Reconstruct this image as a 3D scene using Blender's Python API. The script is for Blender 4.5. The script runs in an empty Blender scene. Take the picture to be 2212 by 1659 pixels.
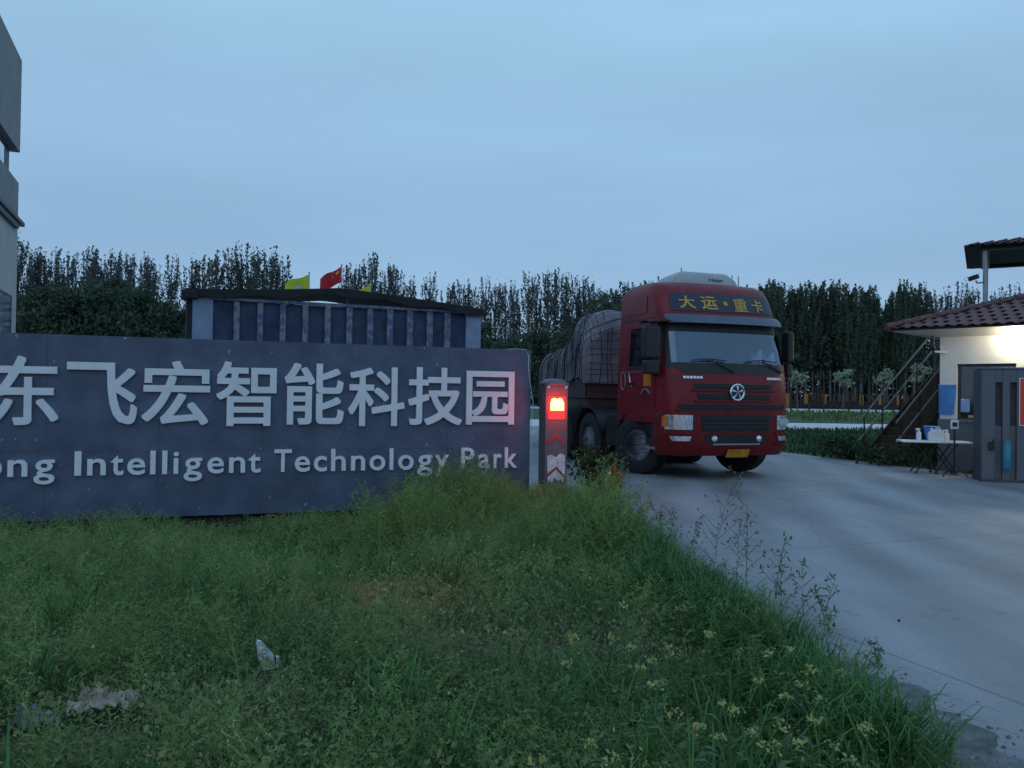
import bpy, bmesh, math, random
import numpy as np
from mathutils import Vector, Matrix

random.seed(11)
rng = np.random.default_rng(7)
R = math.radians
scene = bpy.context.scene
C = scene.collection

# ------------------------------------------------------------------ camera
CAM_Z, FPX, PITCH, ROLL = 1.45, 1725.0, 0.681, 0.80      # layout pixels are those of a 2212x1659 view
cam_d = bpy.data.cameras.new('camera')
cam_d.sensor_width = 36.0
cam_d.lens = 36.0 * FPX / 2212.0
cam_d.clip_start, cam_d.clip_end = 0.05, 6000
cam = bpy.data.objects.new('camera', cam_d)
cam_rot = Matrix.Rotation(R(90 + PITCH), 3, 'X') @ Matrix.Rotation(R(ROLL), 3, 'Z')
cam.matrix_world = Matrix.Translation((0, 0, CAM_Z)) @ cam_rot.to_4x4()
C.objects.link(cam)
scene.camera = cam

# ------------------------------------------------------------------ world, sun, exposure
scene.view_settings.view_transform = 'Standard'
scene.view_settings.look = 'None'
scene.view_settings.exposure = 0.0
scene.view_settings.gamma = 1.0
try:
    scene.cycles.use_denoising = True
    scene.cycles.max_bounces = 8
    scene.cycles.transparent_max_bounces = 12
    scene.cycles.sample_clamp_indirect = 3.0
except Exception:
    pass

SUN_EL, SUN_ROT = 6.0, 205.0
world = bpy.data.worlds.new('World')
scene.world = world
world.use_nodes = True
wn, wl = world.node_tree.nodes, world.node_tree.links
wn.clear()
w_out = wn.new('ShaderNodeOutputWorld')
w_bg = wn.new('ShaderNodeBackground')
w_bg.inputs['Strength'].default_value = 0.10
sky = wn.new('ShaderNodeTexSky')
sky.sky_type = 'NISHITA'
sky.sun_disc = False
sky.sun_elevation = R(SUN_EL)
sky.sun_rotation = R(SUN_ROT)
w_tc = wn.new('ShaderNodeTexCoord')
w_sep = wn.new('ShaderNodeSeparateXYZ')
wl.new(w_tc.outputs['Generated'], w_sep.inputs[0])
w_ramp = wn.new('ShaderNodeValToRGB')                 # overcast dusk veil, horizon to zenith
e = w_ramp.color_ramp.elements
e[0].position, e[0].color = 0.0, (0.325, 0.485, 0.725, 1)
e[1].position, e[1].color = 1.0, (0.250, 0.480, 0.800, 1)
x = e.new(0.16); x.color = (0.272, 0.458, 0.690, 1)
x = e.new(0.42); x.color = (0.330, 0.555, 0.780, 1)
wl.new(w_sep.outputs['Z'], w_ramp.inputs[0])
w_map = wn.new('ShaderNodeMapping')
w_map.inputs['Scale'].default_value = (1.2, 1.2, 5.5)
wl.new(w_tc.outputs['Generated'], w_map.inputs['Vector'])
w_noise = wn.new('ShaderNodeTexNoise')
w_noise.inputs['Scale'].default_value = 1.7
w_noise.inputs['Detail'].default_value = 5
w_noise.inputs['Roughness'].default_value = 0.45
wl.new(w_map.outputs[0], w_noise.inputs['Vector'])
w_nr = wn.new('ShaderNodeMapRange')
w_nr.inputs['From Min'].default_value, w_nr.inputs['From Max'].default_value = 0.25, 0.75
w_nr.inputs['To Min'].default_value, w_nr.inputs['To Max'].default_value = 9.7, 11.7   # Background runs at 0.1
wl.new(w_noise.outputs['Fac'], w_nr.inputs['Value'])
w_mul = wn.new('ShaderNodeVectorMath'); w_mul.operation = 'SCALE'
wl.new(w_ramp.outputs['Color'], w_mul.inputs[0])
wl.new(w_nr.outputs['Result'], w_mul.inputs['Scale'])
w_mix = wn.new('ShaderNodeMix'); w_mix.data_type = 'RGBA'
w_mix.inputs['Factor'].default_value = 0.90
wl.new(sky.outputs['Color'], w_mix.inputs[6])
wl.new(w_mul.outputs[0], w_mix.inputs[7])
wl.new(w_mix.outputs[2], w_bg.inputs['Color'])
wl.new(w_bg.outputs[0], w_out.inputs['Surface'])

sun_d = bpy.data.lights.new('sun', 'SUN')
sun_d.energy = 0.12
sun_d.angle = R(40)
sun_d.color = (0.80, 0.90, 1.0)
sun = bpy.data.objects.new('sun', sun_d)
sun.rotation_euler = (R(52), 0, R(-25))
sun.location = (0, -10, 30)
C.objects.link(sun)

# ------------------------------------------------------------------ helpers
def ray(px, py):
    d = cam_rot @ Vector(((px - 1106.0) / FPX, -(py - 829.5) / FPX, -1.0))
    return d
def at(px, py, Y):
    d = ray(px, py); t = Y / d.y
    return Vector((d.x * t, Y, CAM_Z + d.z * t))
def on_ground(px, py, z=0.0):
    d = ray(px, py); t = (z - CAM_Z) / d.z
    return Vector((d.x * t, d.y * t, z))
def gx(px, Y):
    return at(px, 850, Y).x

class Frame:
    """a standing plane: x along it, y away from the viewer, z up"""
    def __init__(s, loc, ang):
        s.loc, s.ang = Vector(loc), ang
        s.u = Vector((math.cos(ang), math.sin(ang), 0)); s.v = Vector((-math.sin(ang), math.cos(ang), 0))
    def hit(s, px, py, y=0.0):
        d = ray(px, py); o = Vector((0, 0, CAM_Z)); p0 = s.loc + s.v * y
        t = (p0 - o).dot(s.v) / d.dot(s.v)
        q = o + d * t - s.loc
        return q.dot(s.u), q.z

def mat(name, col, rough=0.7, metal=0.0, var=0.18, scale=4.0, bump=0.0, bscale=40.0, spec=None,
        col2=None, emit=None, estr=0.0, coat=0.0, attr=None, transl=0.0):
    m = bpy.data.materials.new(name); m.use_nodes = True
    n, l = m.node_tree.nodes, m.node_tree.links
    b = n['Principled BSDF']
    b.inputs['Roughness'].default_value = rough
    b.inputs['Metallic'].default_value = metal
    if spec is not None: b.inputs['Specular IOR Level'].default_value = spec
    if coat: b.inputs['Coat Weight'].default_value = coat
    tc = n.new('ShaderNodeTexCoord')
    nz = n.new('ShaderNodeTexNoise'); nz.inputs['Scale'].default_value = scale
    nz.inputs['Detail'].default_value = 6; nz.inputs['Roughness'].default_value = 0.6
    l.new(tc.outputs['Object'], nz.inputs['Vector'])
    rp = n.new('ShaderNodeValToRGB')
    c2 = col2 if col2 else tuple(min(1, c * (1 + var)) for c in col)
    c1 = col if col2 else tuple(c * (1 - var) for c in col)
    rp.color_ramp.elements[0].position, rp.color_ramp.elements[0].color = 0.32, (*c1, 1)
    rp.color_ramp.elements[1].position, rp.color_ramp.elements[1].color = 0.68, (*c2, 1)
    l.new(nz.outputs['Fac'], rp.inputs[0])
    src = rp.outputs['Color']
    if attr:
        at_ = n.new('ShaderNodeAttribute'); at_.attribute_name = attr
        mx = n.new('ShaderNodeMix'); mx.data_type = 'RGBA'; mx.blend_type = 'MULTIPLY'; mx.inputs['Factor'].default_value = 1.0
        l.new(src, mx.inputs[6]); l.new(at_.outputs['Color'], mx.inputs[7]); src = mx.outputs[2]
    l.new(src, b.inputs['Base Color'])
    if bump:
        nb = n.new('ShaderNodeTexNoise'); nb.inputs['Scale'].default_value = bscale; nb.inputs['Detail'].default_value = 4
        l.new(tc.outputs['Object'], nb.inputs['Vector'])
        bp = n.new('ShaderNodeBump'); bp.inputs['Strength'].default_value = bump; bp.inputs['Distance'].default_value = 0.02
        l.new(nb.outputs['Fac'], bp.inputs['Height']); l.new(bp.outputs[0], b.inputs['Normal'])
    if emit:
        b.inputs['Emission Color'].default_value = (*emit, 1); b.inputs['Emission Strength'].default_value = estr
    if transl:
        t = n.new('ShaderNodeBsdfTranslucent'); l.new(src, t.inputs['Color'])
        ms = n.new('ShaderNodeMixShader'); ms.inputs[0].default_value = transl
        l.new(b.outputs[0], ms.inputs[1]); l.new(t.outputs[0], ms.inputs[2])
        l.new(ms.outputs[0], n['Material Output'].inputs['Surface'])
    return m

def glass(name, tint, refl, clear):
    m = bpy.data.materials.new(name); m.use_nodes = True
    n, l = m.node_tree.nodes, m.node_tree.links
    n.remove(n['Principled BSDF'])
    tr = n.new('ShaderNodeBsdfTransparent'); tr.inputs[0].default_value = (*clear, 1)
    gl = n.new('ShaderNodeBsdfGlossy'); gl.inputs['Color'].default_value = (*tint, 1); gl.inputs['Roughness'].default_value = 0.05
    fc = n.new('ShaderNodeLayerWeight'); fc.inputs['Blend'].default_value = 0.5
    lw = n.new('ShaderNodeMath'); lw.operation = 'POWER'; lw.inputs[1].default_value = 4.0; l.new(fc.outputs['Facing'], lw.inputs[0])
    ad = n.new('ShaderNodeMath'); ad.operation = 'ADD'; ad.inputs[1].default_value = refl; ad.use_clamp = True
    l.new(lw.outputs[0], ad.inputs[0])
    ms = n.new('ShaderNodeMixShader')
    l.new(ad.outputs[0], ms.inputs[0]); l.new(tr.outputs[0], ms.inputs[1]); l.new(gl.outputs[0], ms.inputs[2])
    l.new(ms.outputs[0], n['Material Output'].inputs['Surface'])
    return m

class MB:
    def __init__(s): s.v, s.f = [], []
    def add(s, vs, fs):
        o = len(s.v); s.v += [tuple(p) for p in vs]; s.f += [tuple(i + o for i in q) for q in fs]; return s
    def box(s, x0, x1, y0, y1, z0, z1):
        return s.add([(x0,y0,z0),(x1,y0,z0),(x1,y1,z0),(x0,y1,z0),(x0,y0,z1),(x1,y0,z1),(x1,y1,z1),(x0,y1,z1)],
                     [(0,3,2,1),(4,5,6,7),(0,1,5,4),(1,2,6,5),(2,3,7,6),(3,0,4,7)])
    def bar(s, a, b, w, h=None, up=(0,0,1)):
        a, b = Vector(a), Vector(b); d = (b - a).normalized(); h = w if h is None else h
        upv = Vector(up)
        if abs(d.dot(upv)) > 0.98: upv = Vector((1, 0, 0))
        r = d.cross(upv).normalized(); t = r.cross(d).normalized()
        vs = []
        for p in (a, b):
            for sx, sy in ((-1,-1),(1,-1),(1,1),(-1,1)): vs.append(p + r * sx * w / 2 + t * sy * h / 2)
        return s.add(vs, [(0,1,2,3),(7,6,5,4),(0,4,5,1),(1,5,6,2),(2,6,7,3),(3,7,4,0)])
    def tube(s, pts, rad, n=8, caps=True):
        pts = [Vector(p) for p in pts]; k = len(pts)
        if not hasattr(rad, '__len__'): rad = [rad] * k
        vs, fs = [], []
        for i, p in enumerate(pts):
            d = (pts[min(i+1, k-1)] - pts[max(i-1, 0)]).normalized()
            upv = Vector((0, 0, 1)) if abs(d.z) < 0.9 else Vector((1, 0, 0))
            a = d.cross(upv).normalized(); b = a.cross(d)
            for j in range(n):
                t = 2 * math.pi * j / n
                vs.append(p + (a * math.cos(t) + b * math.sin(t)) * rad[i])
        for i in range(k - 1):
            for j in range(n):
                fs.append((i*n+j, i*n+(j+1) % n, (i+1)*n+(j+1) % n, (i+1)*n+j))
        if caps: fs += [tuple(range(n))[::-1], tuple(range((k-1)*n, k*n))]
        return s.add(vs, fs)
    def lathe(s, prof, axis='z', c=(0,0,0), n=28):
        """prof: (radius, along) pairs"""
        vs, fs = [], []
        for r, h in prof:
            for j in range(n):
                t = 2 * math.pi * j / n; a, b = r * math.cos(t), r * math.sin(t)
                p = {'z': (a, b, h), 'x': (h, a, b), 'y': (b, h, a)}[axis]
                vs.append((p[0] + c[0], p[1] + c[1], p[2] + c[2]))
        for i in range(len(prof) - 1):
            for j in range(n): fs.append((i*n+j, i*n+(j+1) % n, (i+1)*n+(j+1) % n, (i+1)*n+j))
        fs.append(tuple(range(n))[::-1]); fs.append(tuple(range((len(prof)-1)*n, len(prof)*n)))
        return s.add(vs, fs)
    def grid(s, fn, nu, nv, close=None):
        """open sheet fn(u,v) -> point; with close=vector it becomes a solid of that thickness"""
        vs = [Vector(fn(i / nu, j / nv)) for j in range(nv + 1) for i in range(nu + 1)]
        W = nu + 1
        fs = [(j*W+i, j*W+i+1, (j+1)*W+i+1, (j+1)*W+i) for j in range(nv) for i in range(nu)]
        if close is not None:
            k = len(vs); c = Vector(close); vs += [p + c for p in vs]
            fs += [tuple(reversed([q + k for q in f])) for f in fs]
            rim = [i for i in range(W)] + [j*W+nu for j in range(1, nv+1)] + [nv*W+i for i in range(nu-1, -1, -1)] + [j*W for j in range(nv-1, 0, -1)]
            for a, b in zip(rim, rim[1:] + rim[:1]): fs.append((b, a, a + k, b + k))
        return s.add(vs, fs)
    def prism(s, poly, y0, y1):
        """poly in (x, z), from y0 to y1"""
        k = len(poly)
        vs = [(a, y0, b) for a, b in poly] + [(a, y1, b) for a, b in poly]
        fs = [tuple(range(k)), tuple(range(2*k-1, k-1, -1))] + [(i, i + k, (i+1) % k + k, (i+1) % k) for i in range(k)]
        return s.add(vs, fs)
    def build(s, name, m, parent=None, bevel=0.0, smooth=None, loc=None):
        me = bpy.data.meshes.new(name); me.from_pydata(s.v, [], s.f)
        bm = bmesh.new(); bm.from_mesh(me)
        bmesh.ops.recalc_face_normals(bm, faces=bm.faces)
        if bevel:
            ed = [e_ for e_ in bm.edges if e_.is_manifold and e_.calc_face_angle(0) > R(35)]
            bmesh.ops.bevel(bm, geom=ed, offset=bevel, segments=2, affect='EDGES', profile=0.6, clamp_overlap=True)
        bm.to_mesh(me); bm.free()
        if smooth is not None:
            me.shade_smooth(); me.set_sharp_from_angle(angle=R(smooth))
        me.materials.append(m)
        o = bpy.data.objects.new(name, me); C.objects.link(o); o.parent = parent
        if loc is not None: o.location = loc
        return o

def tag(o, label=None, cat=None, group=None, kind=None):
    if label: o['label'] = label
    if cat: o['category'] = cat
    if group: o['group'] = group
    if kind: o['kind'] = kind
    return o
def thing(name, loc, rz, label, cat, group=None):
    o = bpy.data.objects.new(name, None); o.empty_display_size = 0.2
    o.location = loc; o.rotation_euler = (0, 0, rz); C.objects.link(o)
    return tag(o, label, cat, group)
def copy_tree(o, parent=None):
    c = o.copy(); C.objects.link(c); c.parent = parent
    for ch in list(o.children): copy_tree(ch, c)
    return c
def np_mesh(name, V, F, m, parent=None, tint=None, smooth=False):
    """V (n,3); F (k,3) or (k,4) uniform faces"""
    me = bpy.data.meshes.new(name)
    k, q = F.shape
    me.vertices.add(len(V)); me.vertices.foreach_set('co', V.astype(np.float32).ravel())
    me.loops.add(k * q); me.loops.foreach_set('vertex_index', F.astype(np.int32).ravel())
    me.polygons.add(k); me.polygons.foreach_set('loop_start', np.arange(0, k * q, q, dtype=np.int32))
    me.update(calc_edges=True)
    if tint is not None:
        a = me.color_attributes.new('tint', 'FLOAT_COLOR', 'POINT')
        col = np.ones((len(V), 4), np.float32); col[:, :3] = tint
        a.data.foreach_set('color', col.ravel())
    if smooth: me.shade_smooth()
    me.materials.append(m)
    o = bpy.data.objects.new(name, me); C.objects.link(o); o.parent = parent
    return o

ORD = ['first', 'second', 'third', 'fourth', 'fifth', 'sixth', 'seventh', 'eighth', 'ninth', 'tenth', 'eleventh', 'twelfth', 'thirteenth', 'fourteenth', 'fifteenth', 'sixteenth', 'seventeenth', 'eighteenth', 'nineteenth', 'twentieth'] + ['twenty-' + w for w in ('first', 'second', 'third', 'fourth', 'fifth', 'sixth', 'seventh', 'eighth', 'ninth')] + ['thirtieth'] + ['thirty-' + w for w in ('first', 'second', 'third', 'fourth', 'fifth', 'sixth', 'seventh', 'eighth', 'ninth')] + ['fortieth']
# glyphs first, while the scene is still small
_gl = {}
def glyph(ch, weight=0.0):
    if (ch, weight) in _gl: return _gl[(ch, weight)]
    if weight < 0:                                     # heavier stroke: the outline swept round a small circle
        V, Fc = glyph(ch, 0.0); VV, FF = [V], list(Fc)
        for k in range(8):
            dx_, dy_ = ((1, 1), (1, -1), (-1, 1), (-1, -1), (1, 0), (-1, 0), (0, 1), (0, -1))[k]
            W = V + np.array([dx_ * -weight, dy_ * -weight, 0]); W[:, 2] *= 1 - .012 * (k + 1)
            FF += [tuple(i + len(V) * (k + 1) for i in f) for f in Fc]; VV.append(W)
        _gl[(ch, weight)] = (np.concatenate(VV), FF); return _gl[(ch, weight)]
    cu = bpy.data.curves.new('t', 'FONT'); cu.body = ch; cu.size = 1.0; cu.extrude = 0.5; cu.offset = weight
    cu.resolution_u = 5
    o = bpy.data.objects.new('t', cu); C.objects.link(o)
    bpy.context.view_layer.update()
    ev = o.evaluated_get(bpy.context.evaluated_depsgraph_get())
    me = bpy.data.meshes.new_from_object(ev)
    V = np.array([v.co[:] for v in me.vertices]); F = [tuple(p.vertices) for p in me.polygons]
    bpy.data.objects.remove(o); bpy.data.curves.remove(cu); bpy.data.meshes.remove(me)
    _gl[(ch, weight)] = (V, F)
    return V, F
def put_glyph(name, ch, m, parent, x0, x1, z0, z1, depth, weight=0.0, fn=None, keep=None, y0=0.0):
    """fit a character into x0..x1, z0..z1 on its parent's face (y = 0), standing out by depth.
    keep = (baseline, scale): height from the font itself"""
    V, F = glyph(ch, weight)
    lo, hi = V.min(0), V.max(0)
    X = x0 + (V[:, 0] - lo[0]) / max(1e-6, hi[0] - lo[0]) * (x1 - x0)
    Z = keep[0] + V[:, 1] * keep[1] if keep else z0 + (V[:, 1] - lo[1]) / (hi[1] - lo[1]) * (z1 - z0)
    Y = y0 - (V[:, 2] - lo[2]) / (hi[2] - lo[2]) * depth
    if fn: P = [fn(a, b, c) for a, b, c in zip(X, Y, Z)]
    else: P = list(zip(X, Y, Z))
    return MB().add(P, F).build(name, m, parent)

# ------------------------------------------------------------------ materials
M = {}
M['soil'] = mat('soil', (0.055, 0.050, 0.030), 0.95, var=0.4, scale=3, bump=0.6, bscale=25)
M['field'] = mat('field', (0.035, 0.060, 0.026), 0.95, scale=0.6, col2=(0.075, 0.095, 0.045), bump=0.5, bscale=6)
M['concrete'] = mat('concrete', (0.24, 0.24, 0.255), 0.55, scale=0.5, col2=(0.32, 0.315, 0.325), bump=0.25, bscale=60)
M['white_road'] = mat('white_road', (0.62, 0.60, 0.58), 0.8, var=0.1, scale=0.7)
M['grass'] = mat('grass', (0.130, 0.228, 0.070), 0.7, var=0.25, scale=2, attr='tint', transl=0.25, spec=0.25)
M['weed'] = mat('weed', (0.205, 0.295, 0.100), 0.8, var=0.2, scale=2, attr='tint', transl=0.25, spec=0.2)
M['granite'] = mat('granite', (0.082, 0.102, 0.160), 0.5, var=0.28, scale=2.2, bump=0.06, bscale=90)
M['letter'] = mat('letter', (0.76, 0.76, 0.80), 0.45, metal=0.0, var=0.06, scale=6)
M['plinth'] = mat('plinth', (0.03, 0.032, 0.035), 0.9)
M['red'] = mat('truck_red', (0.180, 0.007, 0.013), 0.42, var=0.25, scale=2.6, coat=0.08, spec=0.35)
M['redd'] = mat('truck_red_bumper', (0.140, 0.008, 0.010), 0.5, var=0.30, scale=4, spec=0.3)
M['black'] = mat('black_plastic', (0.014, 0.014, 0.016), 0.5, var=0.2)
M['slot'] = mat('grille_black', (0.008, 0.008, 0.009), 0.6)
M['rubber'] = mat('rubber', (0.016, 0.016, 0.017), 0.85, var=0.3, scale=12, bump=0.3)
M['chassis'] = mat('chassis', (0.022, 0.020, 0.020), 0.75, var=0.3)
M['rim'] = mat('rim', (0.34, 0.32, 0.34), 0.5, metal=0.5, var=0.3, scale=8)
M['chrome'] = mat('chrome', (0.72, 0.73, 0.76), 0.16, metal=0.95, var=0.05)
M['lamp_glass'] = mat('lamp_glass', (0.66, 0.69, 0.74), 0.14, metal=0.6, var=0.35, scale=18)
M['amber'] = mat('amber', (0.55, 0.16, 0.02), 0.35)
M['plate'] = mat('plate_yellow', (0.50, 0.22, 0.02), 0.5, var=0.3, scale=9)
M['visor'] = mat('visor', (0.075, 0.085, 0.125), 0.35, var=0.2)
M['band'] = mat('sign_band', (0.020, 0.024, 0.042), 0.35)
M['gold'] = mat('gold_letter', (0.52, 0.30, 0.05), 0.45, var=0.15)
M['ac'] = mat('ac_plastic', (0.40, 0.42, 0.43), 0.5, var=0.1, scale=5)
M['ac_text'] = mat('ac_text', (0.10, 0.12, 0.16), 0.5)
M['white'] = mat('white_paint', (0.74, 0.74, 0.72), 0.6, var=0.06)
M['plastic_w'] = mat('white_plastic', (0.72, 0.74, 0.76), 0.45, var=0.05)
M['windshield'] = glass('windshield', (0.75, 0.88, 1.0), 0.11, (0.70, 0.76, 0.86))
M['glass'] = glass('window_glass', (0.85, 0.92, 1.0), 0.09, (0.35, 0.38, 0.42))
M['mirror_glass'] = glass('mirror_glass', (0.8, 0.85, 0.9), 0.4, (0.1, 0.1, 0.1))
M['seat'] = mat('seat', (0.10, 0.10, 0.13), 0.85)
M['lining'] = mat('cab_lining', (0.20, 0.23, 0.32), 0.8)
M['tarp'] = mat('tarp', (0.155, 0.125, 0.15), 0.55, var=0.5, scale=1.6, bump=1.0, bscale=4)
M['net'] = mat('net', (0.018, 0.016, 0.02), 0.9)
M['trailer'] = mat('trailer_brown', (0.055, 0.020, 0.020), 0.7, var=0.4, scale=4)
M['blue_sheet'] = mat('blue_sheet', (0.024, 0.040, 0.092), 0.6, var=0.5, scale=2.2, bump=.3, bscale=5)
M['stake'] = mat('stake_worn', (0.085, 0.11, 0.20), 0.7, scale=5.5, col2=(0.22, 0.22, 0.26), bump=0.2)
M['post_pale'] = mat('post_pale', (0.24, 0.29, 0.40), 0.6, var=0.2, scale=3)
M['roof_black'] = mat('roof_black', (0.016, 0.015, 0.016), 0.7, var=0.4, scale=3)
M['render_grey'] = mat('render_grey', (0.25, 0.25, 0.255), 0.8, var=0.1, scale=1.5, bump=0.1)
M['render_pale'] = mat('render_pale', (0.46, 0.45, 0.42), 0.8, var=0.08, scale=1.5, bump=0.1)
M['dark_frame'] = mat('dark_frame', (0.02, 0.024, 0.032), 0.5)
M['house_white'] = mat('house_white', (0.66, 0.65, 0.62), 0.85, var=0.06, scale=2, bump=0.08)
M['house_grey'] = mat('house_grey', (0.115, 0.125, 0.15), 0.8, var=0.12, scale=3, bump=0.1)
M['soffit'] = mat('soffit', (0.62, 0.60, 0.55), 0.8, var=0.05)
M['tile'] = mat('roof_tile', (0.135, 0.060, 0.060), 0.75, var=0.35, scale=6, bump=0.2)
M['notice'] = mat('notice_blue', (0.05, 0.20, 0.52), 0.5, var=0.15, scale=7)
M['paper_blue'] = mat('paper_blue', (0.22, 0.34, 0.62), 0.7, var=0.1)
M['poster_red'] = mat('poster_red', (0.62, 0.05, 0.03), 0.5)
M['gate_grey'] = mat('gate_grey', (0.105, 0.115, 0.135), 0.55, var=0.12, scale=2)
M['gate_dark'] = mat('gate_dark', (0.05, 0.055, 0.068), 0.6)
M['cyan'] = mat('cyan_plastic', (0.03, 0.20, 0.30), 0.5)
M['bulb'] = mat('bulb', (1, 0.95, 0.8), 0.5, emit=(1.0, 0.90, 0.66), estr=60)
M['glow'] = mat('desk_glow', (1, 0.8, 0.4), 0.5, emit=(1.0, 0.66, 0.25), estr=1.1)
M['room'] = mat('room', (0.10, 0.10, 0.09), 0.9)
M['stair'] = mat('stair_brown', (0.055, 0.030, 0.018), 0.8, var=0.3, scale=4)
M['rail'] = mat('stair_rail', (0.22, 0.17, 0.13), 0.6)
M['led'] = mat('led_core', (1, 0.2, 0.1), 0.5, emit=(1.0, 0.62, 0.13), estr=5)
M['led_red'] = mat('led_red', (0.5, 0.01, 0.01), 0.4, emit=(1.0, 0.010, 0.012), estr=4.5)
M['machine'] = mat('machine_steel', (0.14, 0.12, 0.13), 0.45, metal=0.2, var=0.15, scale=5)
M['chevron'] = mat('chevron_red', (0.42, 0.02, 0.03), 0.5)
M['sticker'] = mat('torn_sticker', (0.40, 0.40, 0.44), 0.6, scale=14, col2=(0.75, 0.76, 0.8))
M['fence_o'] = mat('fence_orange', (0.36, 0.13, 0.02), 0.7, var=0.3)
M['fence_d'] = mat('fence_rust', (0.060, 0.034, 0.028), 0.85, var=0.3)
M['bark'] = mat('bark', (0.12, 0.12, 0.11), 0.9, var=0.3, scale=3)
M['bark_d'] = mat('bark_dark', (0.055, 0.05, 0.042), 0.9, var=0.3, scale=3)
M['leaf_p'] = mat('leaf_poplar', (0.075, 0.095, 0.085), 0.75, var=0.3, scale=0.7, transl=0.25)
M['leaf_d'] = mat('leaf_dense', (0.062, 0.094, 0.056), 0.8, var=0.35, scale=0.25, transl=0.25)
M['leaf_w'] = mat('leaf_pale', (0.34, 0.38, 0.26), 0.8, var=0.2, scale=2, transl=0.2)
M['leaf_b'] = mat('leaf_bush', (0.035, 0.060, 0.022), 0.75, var=0.35, scale=4, transl=0.15)
M['flag_y'] = mat('flag_yellow', (0.55, 0.62, 0.03), 0.75, var=0.1, scale=2, transl=0.3)
M['flag_r'] = mat('flag_red', (0.52, 0.015, 0.03), 0.75, var=0.1, scale=2, transl=0.3)
M['star'] = mat('flag_star', (0.75, 0.45, 0.03), 0.7)
M['pole'] = mat('pole_steel', (0.30, 0.32, 0.34), 0.4, metal=0.6)
M['flower'] = mat('flower', (0.44, 0.45, 0.15), 0.8, var=0.2, scale=30, transl=0.3)
M['stem'] = mat('weed_stem', (0.070, 0.130, 0.050), 0.8, var=0.2)
M['dry'] = mat('dry_weed', (0.135, 0.145, 0.085), 0.9, var=0.2, transl=0.1)
M['foam'] = mat('foam_white', (0.82, 0.84, 0.86), 0.7, var=0.06, scale=12)
M['rag'] = mat('rag', (0.42, 0.34, 0.28), 0.85, var=0.35, scale=14)
M['scrap'] = mat('scrap_film', (0.24, 0.26, 0.27), 0.4, var=0.3, scale=14)
M['stone'] = mat('stone', (0.13, 0.125, 0.12), 0.9, var=0.35, scale=9)
M['cable'] = mat('cable_white', (0.62, 0.58, 0.56), 0.6)
M['shirt_o'] = mat('bag_orange', (0.34, 0.09, 0.02), 0.6)
M['bag_y'] = mat('bag_green', (0.28, 0.24, 0.02), 0.6)
M['bag_r'] = mat('bag_red', (0.28, 0.02, 0.04), 0.6)

_r = [n for n in M['stake'].node_tree.nodes if n.type == 'VALTORGB'][0].color_ramp
_r.elements[0].position, _r.elements[1].position = .46, .55
def wire_specks(m, scale, thresh, col):
    """small pale droppings and scuffs with shapes of their own"""
    n, l = m.node_tree.nodes, m.node_tree.links
    b = n['Principled BSDF']; src = b.inputs['Base Color'].links[0].from_socket
    tc = n.new('ShaderNodeTexCoord')
    mp = n.new('ShaderNodeMapping'); mp.inputs['Scale'].default_value = (1, 1, 0.7)
    l.new(tc.outputs['Object'], mp.inputs[0])
    a = n.new('ShaderNodeTexNoise'); a.inputs['Scale'].default_value = scale; a.inputs['Detail'].default_value = 3
    g = n.new('ShaderNodeTexNoise'); g.inputs['Scale'].default_value = 1.6
    l.new(mp.outputs[0], a.inputs['Vector']); l.new(mp.outputs[0], g.inputs['Vector'])
    ad = n.new('ShaderNodeMath'); ad.operation = 'MULTIPLY_ADD'; ad.inputs[1].default_value = 0.16
    l.new(g.outputs['Fac'], ad.inputs[0]); l.new(a.outputs['Fac'], ad.inputs[2])
    r = n.new('ShaderNodeMapRange'); r.inputs['From Min'].default_value = thresh; r.inputs['From Max'].default_value = thresh + 0.03
    l.new(ad.outputs[0], r.inputs['Value'])
    mx = n.new('ShaderNodeMix'); mx.data_type = 'RGBA'
    l.new(r.outputs[0], mx.inputs['Factor']); l.new(src, mx.inputs[6]); mx.inputs[7].default_value = (*col, 1)
    l.new(mx.outputs[2], b.inputs['Base Color'])
wire_specks(M['granite'], 15.0, 0.770, (0.30, 0.33, 0.40))

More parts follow.
